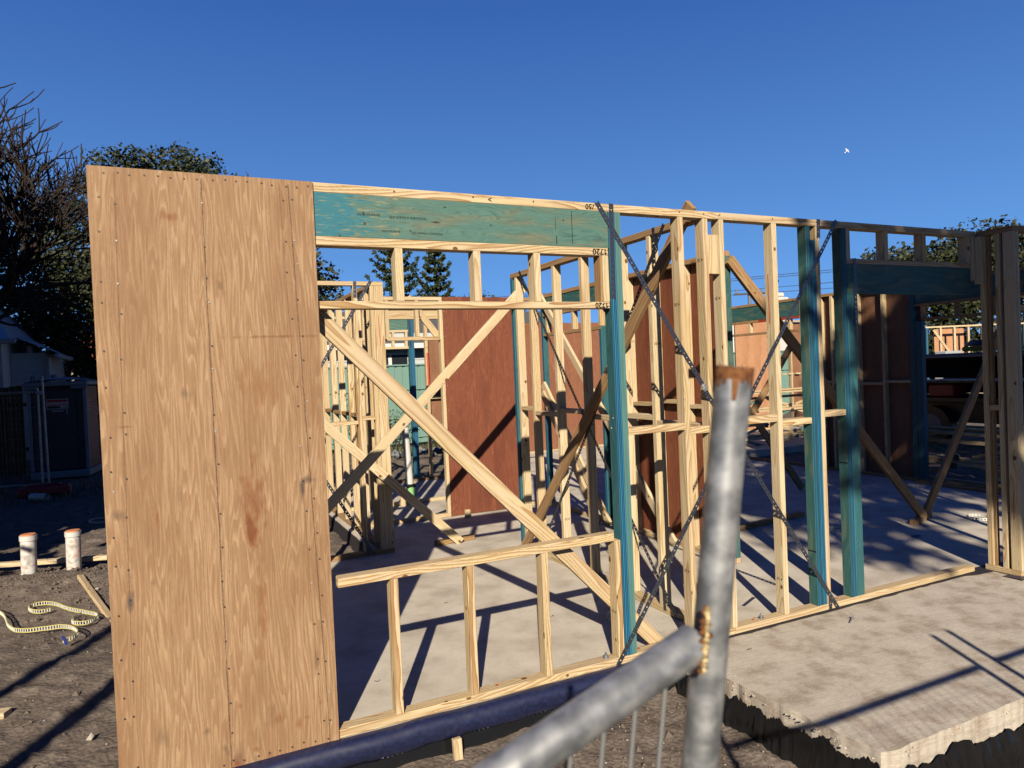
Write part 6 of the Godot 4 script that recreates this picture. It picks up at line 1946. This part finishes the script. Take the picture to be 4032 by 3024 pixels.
func build_trees() -> void:
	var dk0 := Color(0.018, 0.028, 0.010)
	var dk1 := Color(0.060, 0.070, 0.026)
	# big dark evergreen behind the plywood
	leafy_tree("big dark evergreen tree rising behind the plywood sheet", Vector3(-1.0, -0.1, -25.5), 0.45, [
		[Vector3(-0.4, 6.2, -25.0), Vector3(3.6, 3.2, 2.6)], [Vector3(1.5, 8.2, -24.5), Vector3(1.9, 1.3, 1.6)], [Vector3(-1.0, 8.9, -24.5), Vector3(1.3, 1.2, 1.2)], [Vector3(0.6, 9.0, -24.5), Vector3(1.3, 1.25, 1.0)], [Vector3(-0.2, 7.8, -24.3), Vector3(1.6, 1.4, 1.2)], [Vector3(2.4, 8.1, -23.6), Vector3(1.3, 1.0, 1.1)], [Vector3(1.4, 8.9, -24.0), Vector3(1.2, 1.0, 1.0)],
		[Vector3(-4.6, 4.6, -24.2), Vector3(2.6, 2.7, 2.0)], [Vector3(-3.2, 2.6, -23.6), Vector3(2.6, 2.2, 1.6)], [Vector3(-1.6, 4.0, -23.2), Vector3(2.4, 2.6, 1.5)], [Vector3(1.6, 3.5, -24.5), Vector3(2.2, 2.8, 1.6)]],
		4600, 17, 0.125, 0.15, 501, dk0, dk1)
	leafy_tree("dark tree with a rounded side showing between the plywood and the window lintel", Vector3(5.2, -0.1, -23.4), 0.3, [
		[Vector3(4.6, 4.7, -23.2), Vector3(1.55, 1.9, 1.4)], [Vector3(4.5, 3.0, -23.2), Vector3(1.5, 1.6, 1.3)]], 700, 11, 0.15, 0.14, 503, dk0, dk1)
	leafy_tree("low rounded dark tree top beside the spiky pine", Vector3(13.4, -0.1, -30.0), 0.3, [
		[Vector3(12.6, 4.4, -29.8), Vector3(1.9, 1.15, 1.4)], [Vector3(14.4, 4.5, -29.6), Vector3(1.5, 1.1, 1.3)]], 600, 10, 0.16, 0.15, 505, Color(0.02, 0.035, 0.012), Color(0.055, 0.075, 0.028))
	# right hand trees
	leafy_tree("tall dense evergreen behind the doorway lintel at the right", Vector3(36.0, -0.1, -20.0), 0.35, [
		[Vector3(31.8, 4.8, -19.4), Vector3(2.0, 2.3, 1.8)], [Vector3(33.8, 5.1, -18.5), Vector3(2.1, 2.0, 1.8)], [Vector3(35.6, 5.7, -17.9), Vector3(1.8, 2.2, 1.6)], [Vector3(37.4, 6.0, -17.3), Vector3(1.8, 2.2, 1.6)]], 1500, 11, 0.19, 0.2, 507, dk0, dk1)
	leafy_tree("broad dark hedge tree seen under the garage lintel", Vector3(37.5, -0.1, -17.7), 0.3, [
		[Vector3(35.2, 2.0, -17.6), Vector3(2.4, 2.4, 1.5)], [Vector3(38.2, 2.6, -16.4), Vector3(2.4, 2.1, 1.5)], [Vector3(32.8, 1.4, -18.8), Vector3(1.8, 2.2, 1.5)]], 1100, 11, 0.18, 0.19, 509, dk0, Color(0.075, 0.085, 0.04))
	leafy_tree("small dark tree showing left of the far power pole", Vector3(22.0, -0.1, -23.0), 0.2, [
		[Vector3(21.6, 4.2, -22.8), Vector3(1.6, 1.3, 1.2)], [Vector3(20.4, 4.6, -23.0), Vector3(0.9, 1.1, 0.9)]], 420, 10, 0.14, 0.15, 511, dk0, dk1)
	# bare tree at the left edge
	var bt := thing("bare_tree", "leafless tree with a tangle of dark branches at the left edge", "tree", Vector3(-4.3, -0.1, -14.9))
	var r := RandomNumberGenerator.new()
	r.seed = 44
	var g := Geo.new()
	g.tube(PackedVector3Array([Vector3(-4.4, -0.1, -14.9), Vector3(-4.35, 1.2, -14.9), Vector3(-4.25, 2.6, -14.8)]), PackedFloat32Array([0.24, 0.2, 0.17]), 10)
	part(bt, "trunk", g.mesh(), M["bark_dark"])
	for q in [Vector3(0.95, 0.75, 0.15), Vector3(0.55, 0.95, -0.2), Vector3(0.1, 1.0, 0.2), Vector3(0.8, 0.45, 0.4), Vector3(-0.7, 0.9, 0.0), Vector3(0.7, 0.85, 0.3)]:
		var bg := Geo.new()
		fork(bg, Vector3(-4.25, 2.4 + r.randf() * 0.3, -14.85), q.normalized(), 2.0, 0.12, 0, r)
		part(bt, "limb", bg.mesh(), M["bark_dark"])
	# small bare top far behind
	var b2 := thing("bare_tree", "small leafless tree top between the partition studs far off", "tree", Vector3(14.5, -0.1, -26.0))
	g = Geo.new()
	g.tube(PackedVector3Array([Vector3(14.5, -0.1, -26.0), Vector3(14.4, 3.0, -26.0)]), PackedFloat32Array([0.14, 0.08]), 8)
	part(b2, "trunk", g.mesh(), M["bark_dark"])
	for q in [Vector3(0.3, 1, 0.1), Vector3(-0.4, 1, 0), Vector3(0.05, 1, 0.2)]:
		var bg := Geo.new()
		fork(bg, Vector3(14.4, 2.9, -26.0), q.normalized(), 1.0, 0.045, 2, r)
		part(b2, "limb", bg.mesh(), M["bark_dark"])
	# two spiky pines with whorled, upturned branches
	pine_tree("tall spiky pine with upturned branches seen through the window head, the fuller one", Vector3(9.1, -0.1, -26.0), 8.7, 2.1, 601)
	pine_tree("tall spiky pine with upturned branches seen through the window head, the slimmer right one", Vector3(10.7, -0.1, -25.4), 7.9, 1.5, 602)
	# trees outside the picture that shade the yard, the toilet and the right hand rooms
	for q in [[-6.4, -3.6, 5.4, 3.4, 700], [-7.4, -10.0, 6.0, 3.8, 701], [-8.6, -16.6, 6.4, 4.0, 702]]:
		var x: float = q[0]
		var z: float = q[1]
		var y: float = q[2]
		var s: float = q[3]
		leafy_tree("large evergreen shading the left yard, %s" % {700: "nearest the street", 701: "the middle one", 702: "the farthest"}[q[4]], Vector3(x, -0.1, z), 0.4, [
			[Vector3(x, y, z), Vector3(s, s * 0.9, s)], [Vector3(x + 0.8, y - 2.4, z + 0.4), Vector3(s * 0.85, 2.4, s * 0.95)], [Vector3(x - 0.4, y + 2.6, z), Vector3(s * 0.6, 1.8, s * 0.6)]], 1500, 9, 0.34, 0.3, q[4], dk0, dk1, "shade_tree", "evergreens along the left boundary")
	leafy_tree("open crowned street tree casting dappled shade over the doorway and right hand rooms", Vector3(2.6, -0.3, 13.2), 0.22, [
		[Vector3(0.55, 7.6, 10.3), Vector3(1.25, 1.0, 1.3)], [Vector3(0.95, 7.8, 8.9), Vector3(1.0, 0.9, 0.9)], [Vector3(2.9, 8.0, 8.4), Vector3(1.5, 1.2, 1.3)], [Vector3(2.5, 8.6, 11.2), Vector3(1.8, 1.3, 1.7)], [Vector3(4.5, 8.2, 7.6), Vector3(1.1, 1.0, 1.2)], [Vector3(4.5, 8.8, 10.4), Vector3(1.5, 1.2, 1.8)]], 400, 24, 0.18, 0.15, 711, dk0, dk1, "street_tree")
	leafy_tree("dense street tree shading the truck beyond the garage wall", Vector3(8.6, -0.3, 8.0), 0.25, [
		[Vector3(8.2, 8.5, 6.6), Vector3(2.2, 1.9, 2.0)], [Vector3(6.6, 9.0, 8.4), Vector3(1.6, 1.3, 1.5)]], 380, 16, 0.22, 0.24, 713, dk0, dk1, "street_tree")
	var tp := thing("street_tree", "two stemmed street tree behind the camera whose trunks shadow the soil", "tree", Vector3(-3.8, -0.2, 5.0))
	for q in [Vector3(-4.24, -0.3, 5.0), Vector3(-3.47, -0.3, 5.0)]:
		tubed(tp, "trunk", q, q + Vector3(0.05, 6.6, 0.05), 0.075, "bark", 10, 0.06)
	part(tp, "crown", crown([[Vector3(-5.2, 8.6, 4.6), Vector3(1.1, 1.0, 1.1)]], 120, 9, 0.2, 0.22, 715, dk0, dk1), M["leaf"])

func pine_tree(label: String, at: Vector3, h: float, wide: float, sd: int) -> void:
	var t := thing("spiky_pine", label, "tree", at, "spiky pines behind the house")
	tubed(t, "trunk", at, at + Vector3.UP * h, 0.2, "bark_dark", 8, 0.03)
	var r := RandomNumberGenerator.new()
	r.seed = sd
	var br := Geo.new()
	var fo := Geo.new()
	var y := 1.8
	while y < h - 0.2:
		var f := (y - 1.8) / (h - 1.8)
		var len := wide * (1.0 - f * 0.86)
		var m := 5
		var a0 := r.randf() * TAU
		for k in m:
			var a := a0 + TAU * k / m + r.randf_range(-0.2, 0.2)
			var d := Vector3(cos(a), 0, sin(a))
			var l := len * r.randf_range(0.8, 1.12)
			var pts := PackedVector3Array()
			var rr := PackedFloat32Array()
			for i in 8:
				var s := i / 7.0
				pts.append(at + Vector3.UP * (y - 0.16 * l * sin(s * PI * 0.55) + 0.55 * l * s * s * s) + d * l * s)
				rr.append(0.03 * (1.0 - s) + 0.008)
			br.tube(pts, rr, 4, false)
			# rope-like side shoots, rising
			for i in range(2, 8):
				var p := pts[i]
				for sgn in [-1.0, 1.0]:
					var sl: float = l * 0.24 * (1.15 - i / 9.0)
					var sdv: Vector3 = (d * 0.55 + d.cross(Vector3.UP) * sgn + Vector3.UP * 0.45).normalized()
					for j in 6:
						var c := p + sdv * sl * j / 5.0 + Vector3.UP * 0.12 * sl * j * j / 25.0
						for e in 2: leaf(fo, c + Vector3(r.randfn(), r.randfn(), r.randfn()) * 0.02, 0.10, r, Color(0.022, 0.042, 0.016), Color(0.06, 0.085, 0.032))
				for e in 5: leaf(fo, p + Vector3(r.randfn(), r.randfn(), r.randfn()) * 0.04, 0.11, r, Color(0.022, 0.042, 0.016), Color(0.06, 0.085, 0.032))
		y += 0.52 * (1.0 - 0.4 * f)
	part(t, "branches", br.mesh(), M["bark_dark"])
	part(t, "foliage", fo.mesh(), M["leaf"])

# ==================================================================== temporary mesh fences
func mesh_panel(t: Node3D, a: Vector3, b: Vector3, top: float, rail: float, r: float, wires: int, base: float) -> void:
	var d := b - a
	for p in [a, b]:
		var g := Geo.new()
		g.tube(PackedVector3Array([Vector3(p.x, base, p.z), Vector3(p.x, top, p.z)]), PackedFloat32Array([r, r]), 14)
		part(t, "post", g.mesh(), M["galv"])
	for y in [rail, base + 0.15]:
		var g := Geo.new()
		g.tube(PackedVector3Array([Vector3(a.x, y, a.z), Vector3(b.x, y, b.z)]), PackedFloat32Array([r, r]), 12)
		part(t, "rail", g.mesh(), M["galv"])
	var w := Geo.new()
	for k in range(1, wires):
		var p := a + d * k / wires
		w.tube(PackedVector3Array([Vector3(p.x, base + 0.15, p.z), Vector3(p.x, rail, p.z)]), PackedFloat32Array([0.0014, 0.0014]), 4, false)
	for k in 9:
		var y := lerpf(base + 0.15, rail, (k + 0.5) / 9.0)
		w.tube(PackedVector3Array([Vector3(a.x, y, a.z), Vector3(b.x, y, b.z)]), PackedFloat32Array([0.0014, 0.0014]), 4, false)
	part(t, "wire_mesh", w.mesh(), M["galv_wire"])

func build_fences() -> void:
	# the near panel, leaning: its end post and top rail fill the lower right
	var n := thing("temporary_fence", "galvanised fence panel close to the camera, rusty weld where its rail meets the leaning post", "fence", Vector3(0.72, -0.2, 2.95))
	var top := Vector3(0.7465, 1.756, 2.966)
	var low := Vector3(0.701, 1.394, 2.952)
	var dir := (low - top).normalized()
	var foot := top + dir * 1.95
	var g := Geo.new()
	# post with a squashed, dented top
	var pts := PackedVector3Array()
	var rr := PackedFloat32Array()
	for k in 30:
		pts.append(top + dir * (1.95 * pow(k / 29.0, 1.6)))
		rr.append(0.0162 + 0.0014 * exp(-k * 0.9))
	g.tube(pts, rr, 22, false)
	g.tube(PackedVector3Array([top, top + dir * 0.05]), PackedFloat32Array([0.0145, 0.0135]), 22, false)
	var post := part(n, "post", g.mesh(), M["galv"])
	# the rusty bare end
	g = Geo.new()
	g.tube(PackedVector3Array([top - dir * 0.0006, top + dir * 0.004, top + dir * 0.011]), PackedFloat32Array([0.0176, 0.0175, 0.0169]), 22, false)
	for k in 14:
		var an := TAU * k / 14.0 + rg.randf_range(-0.1, 0.1)
		var sx := dir.cross(Vector3.BACK).normalized()
		var sy := dir.cross(sx)
		var c := top + (sx * cos(an) + sy * sin(an)) * 0.0171
		var c2 := c + dir * rg.randf_range(0.012, 0.034)
		var tg := (sx * -sin(an) + sy * cos(an)) * 0.0042
		g.quad(c - tg, c + tg, c2 + tg * 0.4, c2 - tg * 0.4, (sx * cos(an) + sy * sin(an)))
	part(post, "rusty_end", g.mesh(), M["rust"])
	# rail from the joint towards the lower left
	var j := Vector3(0.6951, 1.5183, 2.9666)
	var e := Vector3(0.5501, 1.4755, 2.9734)
	var rd := (e - j).normalized()
	var far_end := j + rd * 2.2
	g = Geo.new()
	g.tube(PackedVector3Array([j + rd * 0.007, j + rd * 0.3, far_end]), PackedFloat32Array([0.0168, 0.0165, 0.0165]), 22)
	part(n, "rail", g.mesh(), M["galv"])
	# weld bead down the joint with rust around it
	g = Geo.new()
	var side := rd
	var wb := Geo.new()
	for k in 26:
		var f := k / 25.0
		var c := Vector3(0.6899, 1.5508, 2.9845).lerp(Vector3(0.6842, 1.4972, 2.9829), f)
		lump(wb, c + Vector3(-0.0006, 0, 0.0008), rg.randf_range(0.0028, 0.0040), rg)
		lump(g, c + Vector3(rg.randf_range(-0.003, 0.0035), 0, -0.002), rg.randf_range(0.0036, 0.0052), rg)
	part(post, "weld_bead", wb.mesh(), M["weld"])
	part(post, "weld_rust", g.mesh(), M["rust"])
	var fe := far_end + dir * 1.6
	g = Geo.new()
	g.tube(PackedVector3Array([far_end - dir * 0.25, fe]), PackedFloat32Array([0.0162, 0.0162]), 14)
	part(n, "post", g.mesh(), M["galv"])
	var w := Geo.new()
	for k in range(1, 52):
		var p := j + rd * (0.005 + k * 0.034)
		w.tube(PackedVector3Array([p + dir * 0.010, p + dir * 1.45]), PackedFloat32Array([0.0021, 0.0021]), 6, false)
	for k in range(1, 7):
		w.tube(PackedVector3Array([j + dir * (k * 0.22), far_end + dir * (k * 0.22)]), PackedFloat32Array([0.0017, 0.0017]), 6, false)
	part(n, "wire_mesh", w.mesh(), M["galv_wire"])
	g = Geo.new()
	g.tube(PackedVector3Array([j + dir * 1.46, far_end + dir * 1.46]), PackedFloat32Array([0.0162, 0.0162]), 12)
	part(n, "rail", g.mesh(), M["galv"])
	# the panels beside it, outside the picture: their rails and paired posts shadow the porch
	var m1 := thing("temporary_fence", "fence panel standing right of the camera whose rail shadow crosses the porch", "fence", Vector3(2.2, -0.4, 3.51), "fence panels along the site front")
	mesh_panel(m1, Vector3(1.35, 0, 3.51), Vector3(3.03, 0, 3.51), 1.75, 1.5, 0.018, 26, -0.4)
	var m2 := thing("temporary_fence", "fence panel farthest right along the site front", "fence", Vector3(4.4, -0.4, 3.51), "fence panels along the site front")
	mesh_panel(m2, Vector3(3.18, 0, 3.51), Vector3(5.5, 0, 3.51), 1.75, 1.5, 0.018, 34, -0.4)
	# the panel in the left yard beside the toilet
	var l := thing("temporary_fence", "wire mesh fence panel in the shaded left yard beside the portable toilet", "fence", Vector3(-3.0, -0.1, -11.8))
	mesh_panel(l, Vector3(-4.4, 0, -12.6), Vector3(-1.95, 0, -11.9), 1.80, 1.72, 0.02, 40, -0.12)
	tubed(l, "clamp", Vector3(-1.98, 1.70, -11.9), Vector3(-1.88, 1.70, -11.9), 0.035, "galv", 8)
	tubed(l, "back_post", Vector3(-1.86, -0.12, -11.95), Vector3(-1.88, 2.0, -11.95), 0.02, "galv", 10)
